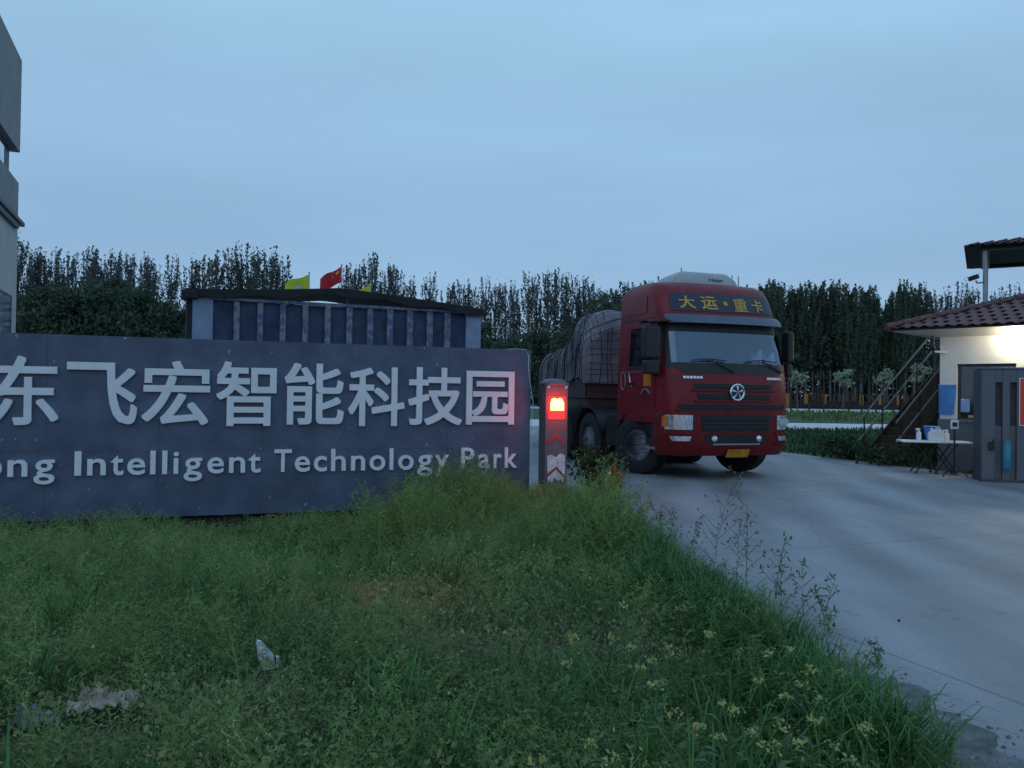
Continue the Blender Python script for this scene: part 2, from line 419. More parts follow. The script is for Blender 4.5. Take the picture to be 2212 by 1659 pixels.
def concrete_marks(m):
    n, l = m.node_tree.nodes, m.node_tree.links
    b = n['Principled BSDF']; src = b.inputs['Base Color'].links[0].from_socket
    tc = n.new('ShaderNodeTexCoord')
    # broad traffic grime dragged along the drive
    mp = n.new('ShaderNodeMapping'); mp.inputs['Rotation'].default_value = (0, 0, R(28)); mp.inputs['Scale'].default_value = (1.3, 0.16, 1)
    l.new(tc.outputs['Object'], mp.inputs[0])
    a = n.new('ShaderNodeTexNoise'); a.inputs['Scale'].default_value = 1.1; a.inputs['Detail'].default_value = 5
    l.new(mp.outputs[0], a.inputs['Vector'])
    r = n.new('ShaderNodeMapRange'); r.inputs['From Min'].default_value = 0.42; r.inputs['From Max'].default_value = 0.66
    r.inputs['To Min'].default_value = 1.0; r.inputs['To Max'].default_value = 0.74
    l.new(a.outputs['Fac'], r.inputs['Value'])
    mx = n.new('ShaderNodeVectorMath'); mx.operation = 'SCALE'
    l.new(src, mx.inputs[0]); l.new(r.outputs[0], mx.inputs['Scale'])
    # fine cracks
    nz = n.new('ShaderNodeTexNoise'); nz.inputs['Scale'].default_value = 0.9
    l.new(tc.outputs['Object'], nz.inputs['Vector'])
    mixv = n.new('ShaderNodeMix'); mixv.data_type = 'VECTOR'; mixv.inputs['Factor'].default_value = 0.35
    l.new(tc.outputs['Object'], mixv.inputs[4]); l.new(nz.outputs['Color'], mixv.inputs[5])
    v = n.new('ShaderNodeTexVoronoi'); v.feature = 'DISTANCE_TO_EDGE'; v.inputs['Scale'].default_value = 0.33
    l.new(mixv.outputs[1], v.inputs['Vector'])
    c = n.new('ShaderNodeMapRange'); c.inputs['From Min'].default_value = 0.0; c.inputs['From Max'].default_value = 0.006
    c.inputs['To Min'].default_value = 0.84; c.inputs['To Max'].default_value = 1.0
    l.new(v.outputs['Distance'], c.inputs['Value'])
    m2 = n.new('ShaderNodeVectorMath'); m2.operation = 'SCALE'
    l.new(mx.outputs[0], m2.inputs[0]); l.new(c.outputs[0], m2.inputs['Scale'])
    last = m2.outputs[0]
    for ang_, off, per in ((R(21.7), 6.11, 5.0), (R(111.7), 1.3, 5.0)):           # sawn slab joints, parallel to the gate line
        dt = n.new('ShaderNodeVectorMath'); dt.operation = 'DOT_PRODUCT'; dt.inputs[1].default_value = (-math.sin(ang_), math.cos(ang_), 0)
        l.new(tc.outputs['Object'], dt.inputs[0])
        pp = n.new('ShaderNodeMath'); pp.operation = 'SUBTRACT'; pp.inputs[1].default_value = off; l.new(dt.outputs['Value'], pp.inputs[0])
        wr = n.new('ShaderNodeMath'); wr.operation = 'PINGPONG'; wr.inputs[1].default_value = per / 2; l.new(pp.outputs[0], wr.inputs[0])
        jr = n.new('ShaderNodeMapRange'); jr.inputs['From Min'].default_value = 0.004; jr.inputs['From Max'].default_value = 0.016
        jr.inputs['To Min'].default_value = 0.55; jr.inputs['To Max'].default_value = 1.0; l.new(wr.outputs[0], jr.inputs['Value'])
        mm = n.new('ShaderNodeVectorMath'); mm.operation = 'SCALE'; l.new(last, mm.inputs[0]); l.new(jr.outputs[0], mm.inputs['Scale']); last = mm.outputs[0]
    # oil spots and tyre scuffs
    sp_ = n.new('ShaderNodeTexNoise'); sp_.inputs['Scale'].default_value = 2.3; sp_.inputs['Detail'].default_value = 7; sp_.inputs['Roughness'].default_value = .7
    l.new(tc.outputs['Object'], sp_.inputs['Vector'])
    sr = n.new('ShaderNodeMapRange'); sr.inputs['From Min'].default_value = .58; sr.inputs['From Max'].default_value = .74; sr.inputs['To Min'].default_value = 1.0; sr.inputs['To Max'].default_value = .62
    l.new(sp_.outputs['Fac'], sr.inputs['Value'])
    ss = n.new('ShaderNodeVectorMath'); ss.operation = 'SCALE'; l.new(last, ss.inputs[0]); l.new(sr.outputs[0], ss.inputs['Scale']); last = ss.outputs[0]
    wv = n.new('ShaderNodeTexWave'); wv.inputs['Scale'].default_value = .42; wv.inputs['Distortion'].default_value = 5.0; wv.inputs['Detail'].default_value = 3; wv.inputs['Detail Scale'].default_value = .6
    wm = n.new('ShaderNodeMapping'); wm.inputs['Rotation'].default_value = (0, 0, R(38)); wm.inputs['Scale'].default_value = (1, .25, 1)
    l.new(tc.outputs['Object'], wm.inputs[0]); l.new(wm.outputs[0], wv.inputs['Vector'])
    wr2 = n.new('ShaderNodeMapRange'); wr2.inputs['To Min'].default_value = .86; wr2.inputs['To Max'].default_value = 1.08; l.new(wv.outputs['Fac'], wr2.inputs['Value'])
    s2 = n.new('ShaderNodeVectorMath'); s2.operation = 'SCALE'; l.new(last, s2.inputs[0]); l.new(wr2.outputs[0], s2.inputs['Scale']); last = s2.outputs[0]
    gn = n.new('ShaderNodeTexNoise'); gn.inputs['Scale'].default_value = 38; gn.inputs['Detail'].default_value = 8; gn.inputs['Roughness'].default_value = .75
    l.new(tc.outputs['Object'], gn.inputs['Vector'])
    gr = n.new('ShaderNodeMapRange'); gr.inputs['From Min'].default_value = .3; gr.inputs['From Max'].default_value = .7; gr.inputs['To Min'].default_value = .82; gr.inputs['To Max'].default_value = 1.14; l.new(gn.outputs['Fac'], gr.inputs['Value'])
    s3 = n.new('ShaderNodeVectorMath'); s3.operation = 'SCALE'; l.new(last, s3.inputs[0]); l.new(gr.outputs[0], s3.inputs['Scale']); last = s3.outputs[0]
    l.new(last, b.inputs['Base Color'])
concrete_marks(M['concrete'])

# ------------------------------------------------------------------ ground
def sheet(name, pts, z, m, thick=0.0):
    mb = MB(); k = len(pts)
    vs = [(a, b, z) for a, b in pts]
    mb.add(vs, [tuple(range(k))])
    if thick:
        mb.add([(a, b, z) for a, b in pts] + [(a, b, z - thick) for a, b in pts],
               [(i, (i+1) % k, (i+1) % k + k, i + k) for i in range(k)])
    o = mb.build(name, m); o['kind'] = 'structure'; return o

sheet('ground', [(-2500, -600), (2500, -600), (2500, 4000), (-2500, 4000)], -0.36, M['field'])
YARD = [(1.80, -12), (1.74, 3.2), (1.57, 5), (1.22, 8.0), (1.06, 10.3), (1.0, 12.1), (-26, 2.9), (-26, 36.0), (4.0, 36.0), (4.9, 29), (7.2, 21), (9.25, 14.65), (30, 18.5), (30, -12)]
sheet('concrete_yard', YARD, 0.0, M['concrete'], 0.3)

def edge_x(y):
    return np.interp(y, [-12, 3.2, 5, 8.0, 10.3, 12.1], [1.80, 1.74, 1.57, 1.22, 1.06, 1.0])
def vz(x, y):
    """height of the weedy verge"""
    x = np.asarray(x, float); y = np.asarray(y, float)
    b = 0.05 * np.sin(x * 1.3 + 0.4) * np.cos(y * 0.9) + 0.03 * np.sin(x * 3.1 + y * 2.3)
    dip = -0.30 * np.clip((y - 5.0) / 3.5, 0, 1) * np.clip((.6 - x) / 2.0, 0, 1)
    edge = np.clip((edge_x(y) + .2 - x) / 0.5, 0, 1)
    return (b + dip) * edge + 0.02 - 0.10 * (1 - edge)
mb = MB()
mb.grid(lambda u, v: (-14 + 16.2 * u, -4 + 16.2 * v, float(vz(-14 + 16.2 * u, -4 + 16.2 * v))), 80, 80)
# keep only the verge side: trim along the yard edge and the back of the sign wall
def trim(o, keep):
    bm = bmesh.new(); bm.from_mesh(o.data)
    bad = [f for f in bm.faces if not keep(f.calc_center_median())]
    bmesh.ops.delete(bm, geom=bad, context='FACES'); bm.to_mesh(o.data); bm.free()
def behind_wall(x, y):
    return y - (11.4 + (x - 0.23) * 0.359)
verge = mb.build('verge', M['soil'], smooth=60)
trim(verge, lambda c: c.x < edge_x(c.y) + 0.25 and behind_wall(c.x, c.y) < 0.6)
verge['kind'] = 'structure'
RV = [(9.28, 14.68), (7.23, 21), (4.93, 29), (4.03, 35.9), (90, 35.9), (90, 29), (30, 18.53)]
sheet('lawn', RV, -0.015, M['field'], 0.1)
sheet('access_road', [(-70, 35.95), (140, 35.95), (140, 45.5), (-70, 45.5)], 0.0, M['white_road'], 0.1)
sheet('meadow', [(-90, 45.55), (170, 45.55), (170, 77.9), (-90, 77.9)], 0.03, M['field'], 0.2)
sheet('perimeter_road', [(-110, 78), (200, 78), (200, 104), (-110, 104)], 0.0, M['white_road'], 0.1)
sheet('woodland_floor', [(-400, 104.05), (400, 104.05), (400, 900), (-400, 900)], -0.02, M['soil'])

# ------------------------------------------------------------------ sign wall
A = Vector((gx(0, 9.32), 9.32, 0)); B = Vector((gx(1146, 11.5), 11.5, 0))
ang = math.atan2(B.y - A.y, B.x - A.x)
WF = Frame(A, ang)
wall_len = (B - A).length
ZT = WF.hit(1140, 756)[1]; ZB = WF.hit(800, 1101)[1]
sw = thing('sign_wall', (A.x, A.y, 0), ang, 'long low dark blue grey sign wall with raised Chinese and English lettering', 'sign wall')
MB().box(-3.19, wall_len - .012, 0.012, 0.408, ZB + .01, ZT - .01).build('wall_core', M['granite'], sw)
zj = WF.hit(900, 969)[1]; ncol = 8; cw = (wall_len + 3.2) / ncol
for k in range(ncol):
    for za_, zb_ in ((ZB, zj - .001), (zj + .001, ZT)):
        for y0_, y1_ in ((0, .012), (.408, .42)):
            MB().box(-3.2 + k * cw + .001, -3.2 + (k + 1) * cw - .001, y0_ + random.uniform(0, .001), y1_, za_, zb_).build('stone_slab', M['granite'], sw)
MB().box(wall_len - .0115, wall_len, .0125, .4075, ZB, ZT).build('end_slab', M['granite'], sw)
MB().box(-3.2, wall_len, .0125, .4075, ZT - .0095, ZT).build('coping', M['granite'], sw)
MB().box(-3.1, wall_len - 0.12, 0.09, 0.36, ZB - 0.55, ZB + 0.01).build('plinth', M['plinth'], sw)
HAN = [('东', -19, 128, 769, 918), ('飞', 145, 297, 783, 916), ('宏', 307, 454, 780, 918), ('智', 467, 597, 782, 920),
       ('能', 614, 742, 785, 917), ('科', 752, 873, 793, 920), ('技', 881, 997, 794, 918), ('园', 1006, 1109, 802, 917)]
for ch, l_, r_, t_, b_ in HAN:
    xa, xb = WF.hit(l_, 850)[0], WF.hit(r_, 850)[0]
    c = (l_ + r_) / 2
    put_glyph('character', ch, M['letter'], sw, xa, xb, WF.hit(c, b_)[1], WF.hit(c, t_)[1], 0.045, -0.014)
z1 = lambda z: z * 0.2741
z2 = lambda z: 545.8 + z * 0.2741
LAT = [('o', z1, -112, 32), ('n', z1, 78, 232), ('g', z1, 283, 447), ('I', z1, 603, 655), ('n', z1, 703, 848), ('t', z1, 888, 988), ('e', z1, 1017, 1158),
       ('l', z1, 1197, 1238), ('l', z1, 1290, 1330), ('i', z1, 1378, 1420), ('g', z1, 1460, 1605), ('e', z1, 1645, 1775), ('n', z1, 1815, 1942), ('t', z1, 1968, 2065),
       ('T', z2, 178, 315), ('e', z2, 340, 460), ('c', z2, 490, 592), ('h', z2, 625, 740), ('n', z2, 782, 892), ('o', z2, 928, 1050), ('l', z2, 1085, 1113),
       ('o', z2, 1153, 1273), ('g', z2, 1303, 1422), ('y', z2, 1440, 1548), ('P', z2, 1648, 1748), ('a', z2, 1780, 1870), ('r', z2, 1903, 1963), ('k', z2, 1990, 2085)]
zb = 0.5 * (WF.hit(170, 1027.5)[1] + WF.hit(610, 1016.7)[1])
caph = 0.5 * (WF.hit(173, 976)[1] - WF.hit(173, 1027.5)[1] + WF.hit(610, 969.5)[1] - WF.hit(610, 1016.7)[1])
Vt, _ = glyph('T', 0.012); fs = caph / Vt[:, 1].max()
for ch, fz, l_, r_ in LAT:
    put_glyph('letter', ch, M['letter'], sw, WF.hit(fz(l_), 850)[0], WF.hit(fz(r_), 850)[0], 0, 0, 0.04, 0.012, keep=(zb, fs))
# thin cable hung over the wall's end
pts = []
for px, py in ((1085, 757), (1120, 755), (1139, 757), (1142, 770), (1141, 795), (1146, 832), (1152, 870), (1149, 905), (1146, 950), (1150, 985), (1158, 1010), (1154, 1050), (1156, 1092)):
    x_, z_ = WF.hit(px, py, -0.02); pts.append((x_, -0.02 if py > 758 else 0.02, z_ + (0.012 if py <= 758 else 0)))
cb = MB().tube(pts, 0.0045, 5).build('cable', M['cable'])
cb.location = A; cb.rotation_euler = (0, 0, ang)
tag(cb, 'thin white cable dangling over the right end of the sign wall', 'cable')

# ------------------------------------------------------------------ gate drive machine with the red lamp
gp = on_ground(1203, 1066)
GY = 11.36
gm = thing('gate_drive_machine', (gx(1203, GY), GY, -0.05), R(14), 'steel gate drive column with glowing red lamp and red chevrons beside sign wall', 'gate drive')
GF = Frame(gm.location, R(14))
gw = 0.165
zt = at(1203, 818, GY).z + 0.05
MB().box(-gw, gw, 0, 0.34, 0.0, zt - 0.10).build('housing', M['machine'], gm, bevel=0.012)
MB().box(-gw - 0.012, gw + 0.012, -0.012, 0.352, zt - 0.10, zt - 0.055).build('head_cover', M['machine'], gm, bevel=0.012)
MB().grid(lambda u, v: ((u - .5) * 2 * gw * 0.96, 0.17 + (v - .5) * 0.32, zt - 0.055 + 0.055 * (1 - (2*u-1)**2) ** .5 * (1 - (2*v-1)**4) ** .5 ), 12, 10, (0, 0, -0.02)).build('lid', M['machine'], gm, smooth=50)
def gl_z(py): return GF.hit(1203, py)[1]
fz0, fz1 = gl_z(905), gl_z(856)
fr = MB().box(-0.118, 0.118, -0.014, 0.0, fz0, fz1).build('lamp_panel', M['led_red'], gm, bevel=0.004)
lz = (fz0 + fz1) / 2 + 0.035
MB().lathe([(0.001, -0.036), (0.03, -0.034), (0.042, -0.028), (0.046, -0.014)], 'y', (-0.042, 0, lz + 0.055), 20).build('lamp', M['led'], fr)
MB().lathe([(0.001, -0.036), (0.03, -0.034), (0.042, -0.028), (0.046, -0.014)], 'y', (0.042, 0, lz + 0.055), 20).build('lamp', M['led'], fr)
MB().box(-0.10, 0.10, -0.032, -0.014, lz - 0.075, lz + 0.045).build('lamp', M['led'], fr, bevel=0.012)
for py in (945, 1015):
    zc = gl_z(py)
    MB().prism([(-0.135, zc - 0.06), (-0.135, zc - 0.105), (0, zc + 0.005), (0.135, zc - 0.13), (0.135, zc - 0.085), (0, zc + 0.05)], -0.006, 0.0).build('chevron', M['chevron'], gm)
zc0, zc1 = gl_z(1042), gl_z(982)
jag = [(-0.13, zc1 - .02), (-0.07, zc1), (0.0, zc1 - 0.04), (0.06, zc1 + .02), (0.13, zc1 - 0.01), (0.135, zc0 + .06), (0.10, zc0), (0.07, zc0 + .05), (0.03, zc0 + 0.01), (-0.02, zc0 + .07), (-0.06, zc0 - .02), (-0.09, zc0 + 0.03), (-0.12, zc0 - 0.01)]
MB().prism(jag, -0.004, 0.0).build('torn_sticker', M['sticker'], gm)
MB().prism([(-0.10, zc0 - .17), (-0.02, zc0 - .13), (0.08, zc0 - .16), (0.10, zc0 - .21), (-0.08, zc0 - .22)], -0.004, 0.0).build('torn_sticker', M['sticker'], gm)
for sx in (-1, 1):
    MB().lathe([(0.001, 0), (0.022, 0.0), (0.022, 0.012), (0.012, 0.022), (0.001, 0.024)], 'y', (sx * 0.13, -0.03, zt - 0.12), 12).build('reflector', M['chrome'], gm)
MB().box(-gw - .03, gw + .03, -.03, .37, -0.12, 0.0).build('base', M['plinth'], gm)
lamp_d = bpy.data.lights.new('gate_lamp', 'POINT'); lamp_d.energy = 15.0; lamp_d.color = (1.0, 0.03, 0.02); lamp_d.shadow_soft_size = 0.06
lo = bpy.data.objects.new('gate_lamp', lamp_d); lo.location = (0, -0.10, lz); lo.parent = gm; C.objects.link(lo)

# ------------------------------------------------------------------ truck
YAW = 19.0
tr = thing('tractor_truck', (3.90, 13.88, 0), R(180 + YAW), 'red cab-over tractor truck with gold lettered roof band turning out of the gate', 'truck')
ZS = [0.95, 1.10, 1.30, 1.55, 1.80, 1.96, 2.20, 2.45, 2.66, 2.80, 2.95, 3.10, 3.24, 3.34, 3.42, 3.46]
YF = [-.02, -.02, -.02, -.03, -.05, -.08, -.15, -.22, -.29, -.32, -.37, -.44, -.52, -.60, -.74, -1.0]
HW = [1.24, 1.245, 1.25, 1.25, 1.245, 1.24, 1.225, 1.21, 1.20, 1.195, 1.19, 1.185, 1.175, 1.155, 1.10, .96]
def yf(z): return float(np.interp(z, ZS, YF))
def hw(z): return float(np.interp(z, ZS, HW))
def front_y(x, z):
    u = min(1.0, abs(x) / hw(z)); return yf(z) - 0.10 * u * u - 0.22 * u ** 14
BACK = -2.06
def outline(z):
    w = hw(z); us = [-0.975, -0.95, -0.90, -0.82, -0.7, -0.5, -0.25, 0, 0.25, 0.5, 0.7, 0.82, 0.90, 0.95, 0.975]
    back = BACK + (0.35 * max(0, (z - 3.2) / 0.26) ** 2 if z > 3.2 else 0)
    fr_ = [(u * w, front_y(u * w, z)) for u in us]
    sd = yf(z) - 0.50
    P = [(-w * .93, back), (-w, back + 0.08), (-w, (back + sd) / 2), (-w, sd), (-w * .993, sd + .12)] + fr_ + [(w * .993, sd + .12), (w, sd), (w, (back + sd) / 2), (w, back + 0.08), (w * .93, back)]
    return [(a, b, z) for a, b in P]
rows = [outline(z) for z in ZS]; K = len(rows[0])
body = MB(); wsh = MB()
body.v = [p for r_ in rows for p in r_]
for j in range(len(rows) - 1):
    glassy = 1.95 <= ZS[j] and ZS[j+1] <= 2.67
    for i in range(K):
        q = (j*K+i, j*K+(i+1) % K, (j+1)*K+(i+1) % K, (j+1)*K+i)
        if glassy and 6 <= i <= 17: continue
        body.f.append(q)
body.f.append(tuple(range((len(rows)-1)*K, len(rows)*K)))
body.build('cab_body', M['red'], tr, smooth=38)
def F(x, z, off=0.0): return (x, front_y(x, z) + off, z)
def fpatch(name, x0, x1, z0, z1, m, off, th, par=None, nu=14, nv=6, bev=0.0, dx=None):
    """solid that hugs the cab front; dx(v) narrows each side"""
    mb = MB()
    def fn(u, v):
        a, b = x0, x1
        if dx: a, b = a + dx(v), b - dx(v)
        xx = a + (b - a) * u; zz = z0 + (z1 - z0) * v
        return F(xx, zz, off)
    mb.grid(fn, nu, nv, (0, -th, 0))
    return mb.build(name, m, par or tr, bevel=bev, smooth=35)
def S(y, z, side, off=0.0): return (side * (hw(z) + off), y, z)
def spatch(name, y0, y1, z0, z1, side, m, off, th, par=None, nu=8, nv=6, skew=0.0):
    mb = MB()
    mb.grid(lambda u, v: S(y0 + (y1 - y0) * u + skew * v, z0 + (z1 - z0) * v, side, off), nu, nv, (-side * th, 0, 0))
    return mb.build(name, m, par or tr, smooth=35)
# glass, with its dark frit border
fpatch('windshield', -1.17, 1.17, 1.965, 2.655, M['windshield'], -0.012, 0.006, dx=lambda v: 0.0 + 0.045 * v, nu=20, nv=8)
fpatch('windshield_frit', -1.15, 1.15, 1.80, 1.985, M['black'], 0.006, 0.02, dx=lambda v: 0.25 * (1 - v) ** 2, nu=24, nv=6)
fpatch('windshield_frit', -1.14, 1.14, 2.53, 2.69, M['black'], 0.004, 0.02, nu=18)
for s_ in (-1, 1):
    mb = MB(); mb.grid(lambda u, v: F(s_ * (hw(1.9 + .78 * v) * (0.915 + 0.06 * u)), 1.9 + .78 * v, 0.005), 3, 8, (0, -0.02, 0)); mb.build('pillar', M['black'], tr, smooth=40)
# interior
MB().box(-1.10, 1.10, -1.02, -0.36, 1.55, 1.93).build('dashboard', M['black'], tr, bevel=0.05)
MB().box(-1.12, 1.12, -2.0, -1.94, 1.3, 2.9).build('rear_lining', M['lining'], tr)
for sx in (-0.62, 0.62):
    st = MB().box(sx - .27, sx + .27, -1.70, -1.54, 1.5, 2.32).build('seat', M['seat'], tr, bevel=0.06)
    MB().box(sx - .14, sx + .14, -1.69, -1.58, 2.33, 2.52).build('headrest', M['seat'], st, bevel=0.04)
t_ = [2 * math.pi * k / 24 for k in range(25)]
MB().tube([(-0.62 + .22 * math.cos(a), -1.05 - .08 * math.sin(a), 2.0 + .20 * math.sin(a)) for a in t_], 0.017, 6, False).build('steering_wheel', M['black'], tr)
for sx, wz in ((-0.88, .20), (-0.62, .24)):
    MB().grid(lambda u, v: (sx + (u - .5) * .2 + .02 * math.sin(9 * v), -0.27 + .03 * math.sin(u * 6), 1.99 + wz * v * (0.8 + .3 * math.sin(u * 7))), 8, 4, (0, -0.05, 0)).build('white_cloth', M['white'], tr, smooth=50)
spatch('curtain', -0.95, -0.65, 2.0, 2.6, 1, M['lining'], -0.06, 0.01)
# sun visor over the glass
mb = MB()
mb.grid(lambda u, v: ((u - .5) * 2 * (1.13 + .03 * math.sin(math.pi * v)), front_y((u - .5) * 2.1, 2.72) + 0.17 - 0.14 * v - 0.05 * (2*u-1)**6, 2.665 + 0.155 * v), 22, 5, (0, -0.03, -0.005))
mb.build('sun_visor', M['visor'], tr, smooth=40)
# roof band with gold characters
band = fpatch('roof_band', -1.06, 1.04, 2.885, 3.215, M['band'], 0.010, 0.02, nu=24, nv=8, dx=lambda v: 0.06 * v)
GOLD = [('大', 635, 640), ('运', 955, 1155), ('·', 1235, 1295), ('重', 1370, 1580), ('卡', 1640, 1830)]
def on_band(a, b, c): return (-a, front_y(-a, c) + 0.010 - b, c)        # as read from in front
for ch, xa, xb, za, zb_ in (('大', -0.87, -0.57, 2.925, 3.155), ('运', -0.45, -0.14, 2.92, 3.16), ('·', -0.01, 0.07, 3.00, 3.085), ('重', 0.19, 0.48, 2.91, 3.15), ('卡', 0.58, 0.83, 2.91, 3.15)):
    put_glyph('character', ch, M['gold'], band, xa, xb, za, zb_, 0.012, -0.016, fn=on_band)
# roof details
ac = MB().grid(lambda u, v: (0.74 - 1.36 * u, -0.90 - 0.62 * v, 3.455 + (0.205 - 0.03 * v) * min(1, 6.5 * u, 6.0 * (1 - u)) ** .5 * min(1, 0.62 + 5 * v, 0.4 + 7 * (1 - v)) ** .6), 20, 12, (0, 0, -0.19)).build('roof_air_conditioner', M['ac'], tr, smooth=55)
MB().box(-0.63, 0.75, -1.56, -0.88, 3.38, 3.43).build('air_conditioner_base', M['ac'], ac, bevel=0.015)
put_glyph('maker_name', 'Haier', M['ac_text'], ac, 0.02, 0.32, 3.50, 3.56, 0.006, 0.01, fn=lambda a, b, c: (-a, -0.897 - b, c))
for x_, h_ in ((0.40, .14), (-0.68, .19), (-0.82, .17)):
    MB().tube([(x_, -1.15, 3.42), (x_, -1.16, 3.50 + h_ + (.12 if x_ > 0 else 0))], 0.008, 6).build('antenna', M['black'], tr)
MB().tube([(-0.5, -1.1, 3.47), (-0.62, -1.05, 3.44), (-0.86, -0.95, 3.37)], 0.01, 5).build('roof_cable', M['black'], tr)
for s_ in (-1, 1):                                               # fairing sides and door lines, both sides
    spatch('fairing_panel', -1.80, -0.98, 2.88, 3.18, s_, M['red'], 0.012, 0.02, nu=6, nv=4)
    spatch('roof_seam', -1.92, -0.72, 2.765, 2.785, s_, M['black'], 0.004, 0.02, nu=6, nv=1)
    door = spatch('door', -1.62, -0.56, 1.02, 2.72, s_, M['red'], 0.010, 0.02, nu=8, nv=14)
    spatch('door_window', -1.52, -0.66, 1.93, 2.62, s_, M['glass'], 0.018, 0.008, door, nv=8)
    spatch('window_trim', -1.55, -0.64, 1.90, 1.945, s_, M['black'], 0.022, 0.02, door)
    spatch('handle', -1.50, -1.30, 1.60, 1.65, s_, M['black'], 0.035, 0.03, door)
    spatch('trim_line', -1.86, -0.60, 1.82, 1.842, s_, M['chrome'] if s_ > 0 else M['red'], 0.024, 0.02, nv=1, skew=0)
    spatch('step', -0.92, -0.50, 0.55, 0.93, s_, M['black'], -0.02, 0.16, nv=2)
    MB().box(min(s_*1.26, s_*1.02), max(s_*1.26, s_*1.02), -0.90, -0.52, 0.50, 0.535).build('step_plate', M['chrome'], tr)
# right-side decals
mb = MB(); mb.tube([(hw(1.68 + .16 * math.sin(a)) + .018, -1.72 + .085 * math.cos(a), 1.68 + .16 * math.sin(a)) for a in t_], 0.009, 5, False); mb.build('oval_decal', M['rim'], tr)
mb = MB(); mb.add([(hw(z) + .022, y, z) for y, z in ((-1.52, 1.86), (-1.44, 1.74), (-1.37, 1.56), (-1.42, 1.60), (-1.47, 1.66))], [(0, 1, 2, 3, 4)]); mb.build('feather_decal', M['plastic_w'], tr)
spatch('orange_plate', -0.93, -0.66, 1.58, 1.81, 1, M['amber'], 0.028, 0.02)
mb = MB(); mb.tube([(hw(1.35) + .02, -0.86 + .17 * math.cos(a), 1.36 + .17 * math.sin(a)) for a in t_[2:11]], 0.016, 5); mb.build('arch_decal', M['rim'], tr)
# upper grille: black slots between red bars
for k, (za, zb_, wa) in enumerate(((1.535, 1.63, .80), (1.355, 1.455, .74), (1.19, 1.275, 1.08))):
    fpatch('grille_slot', -wa, wa, za, zb_, M['slot'], 0.006, 0.02, nu=18, nv=2, dx=lambda v: 0.04 * (1 - v))
    fpatch('grille_bar', -wa - .02, wa + .02, za - 0.032, za, M['redd'], 0.035, 0.05, nu=18, nv=2)
    fpatch('grille_bar', -wa * .97, wa * .97, (za + zb_) / 2 - .008, (za + zb_) / 2 + .008, M['black'], 0.014, 0.03, nu=18, nv=1)
em = MB().lathe([(0.001, 0), (0.115, 0.0), (0.118, 0.03), (0.001, 0.034)], 'y', (-0.02, front_y(0, 1.49), 1.49), 32).build('emblem', M['band'], tr, smooth=40)
MB().tube([(-0.02 + .133 * math.cos(a), front_y(0, 1.49) + .03, 1.49 + .133 * math.sin(a)) for a in t_], 0.021, 8, False).build('emblem_ring', M['chrome'], em, smooth=60)
for k in range(5):
    a = R(90 + 72 * k); c_, s1 = math.cos(a), math.sin(a)
    MB().add([(-0.02, front_y(0, 1.49) + .055, 1.49), (-0.02 + .10 * math.cos(a + .17), front_y(0, 1.49) + .036, 1.49 + .10 * math.sin(a + .17)),
              (-0.02 + .125 * c_, front_y(0, 1.49) + .036, 1.49 + .125 * s1), (-0.02 + .10 * math.cos(a - .17), front_y(0, 1.49) + .036, 1.49 + .10 * math.sin(a - .17))],
             [(0, 1, 2), (0, 2, 3)]).build('emblem_ray', M['chrome'], em)
for xa, xb in ((0.62, 0.98), (-0.98, -0.66)):
    for k in range(6):
        w_ = (xb - xa) / 6
        fpatch('badge_letter', xa + w_ * k + .006, xa + w_ * (k + 1) - .006, 1.715, 1.755, M['chrome'], 0.012, 0.02, nu=1, nv=1)
# wipers
for xp, xt in ((0.12, 0.80), (-0.92, -0.25)):
    MB().tube([F(xp - .1, 1.84, .03), F((xp + xt) / 2, 2.03, .05)], [.014, .010], 6).build('wiper_arm', M['black'], tr)
    MB().tube([F(xp + .02, 2.02, .035), F((xp + xt) / 2, 2.05, .045), F(xt, 2.03, .035)], [.008, .014, .008], 6).build('wiper_blade', M['black'], tr)
# bumper
def by(x, z): return 0.035 - 0.09 * (abs(x) / 1.25) ** 2 - 0.30 * (abs(x) / 1.25) ** 10 - (0.10 * max(0, (0.62 - z) / .2))
def bsec(z, shrink=0.0):
    us = [-1, -.985, -.95, -.88, -.75, -.5, -.25, 0, .25, .5, .75, .88, .95, .985, 1]; w = 1.25 - shrink
    return [(-w, -0.62, z)] + [(u * w, by(u * 1.25, z), z) for u in us] + [(w, -0.62, z)]
lev = [(.41, .05), (.46, .015), (.60, 0.0), (.80, 0), (1.0, 0), (1.12, .0), (1.165, .02)]
bs = [bsec(*q) for q in lev]; n_ = len(bs[0])
mb = MB(); mb.v = [p for r_ in bs for p in r_]
mb.f = [(j*n_+i, j*n_+i+1, (j+1)*n_+i+1, (j+1)*n_+i) for j in range(len(bs)-1) for i in range(n_-1)] + [tuple(range(n_))[::-1], tuple(range((len(bs)-1)*n_, len(bs)*n_))]
bum = mb.build('bumper', M['redd'], tr, smooth=35)
def bpatch(name, x0, x1, z0, z1, m, off, th, par=None, nu=10, nv=3, dx=None, bev=0):
    mb = MB()
    def fn(u, v):
        a, b = x0, x1
        if dx: a, b = a + dx(v), b - dx(v)
        xx = a + (b - a) * u; zz = z0 + (z1 - z0) * v
        return (xx, by(xx, zz) + off, zz)
    mb.grid(fn, nu, nv, (0, -th, 0)); return mb.build(name, m, par or tr, smooth=35, bevel=bev)
bpatch('lower_grille', -.70, .70, .83, 1.10, M['slot'], 0.006, .02, bum, nu=14, dx=lambda v: 0.05 * (1 - v))
for z_ in (.89, .965, 1.04):
    bpatch('grille_bar', -.66, .66, z_ - .011, z_ + .011, M['black'], 0.022, .03, bum, nu=12, nv=1)
bpatch('air_intake', -.60, .60, .635, .775, M['slot'], 0.006, .02, bum, nu=12)
bpatch('intake_trim', -.46, .46, .598, .625, M['chrome'], 0.014, .02, bum, nu=10, nv=1)
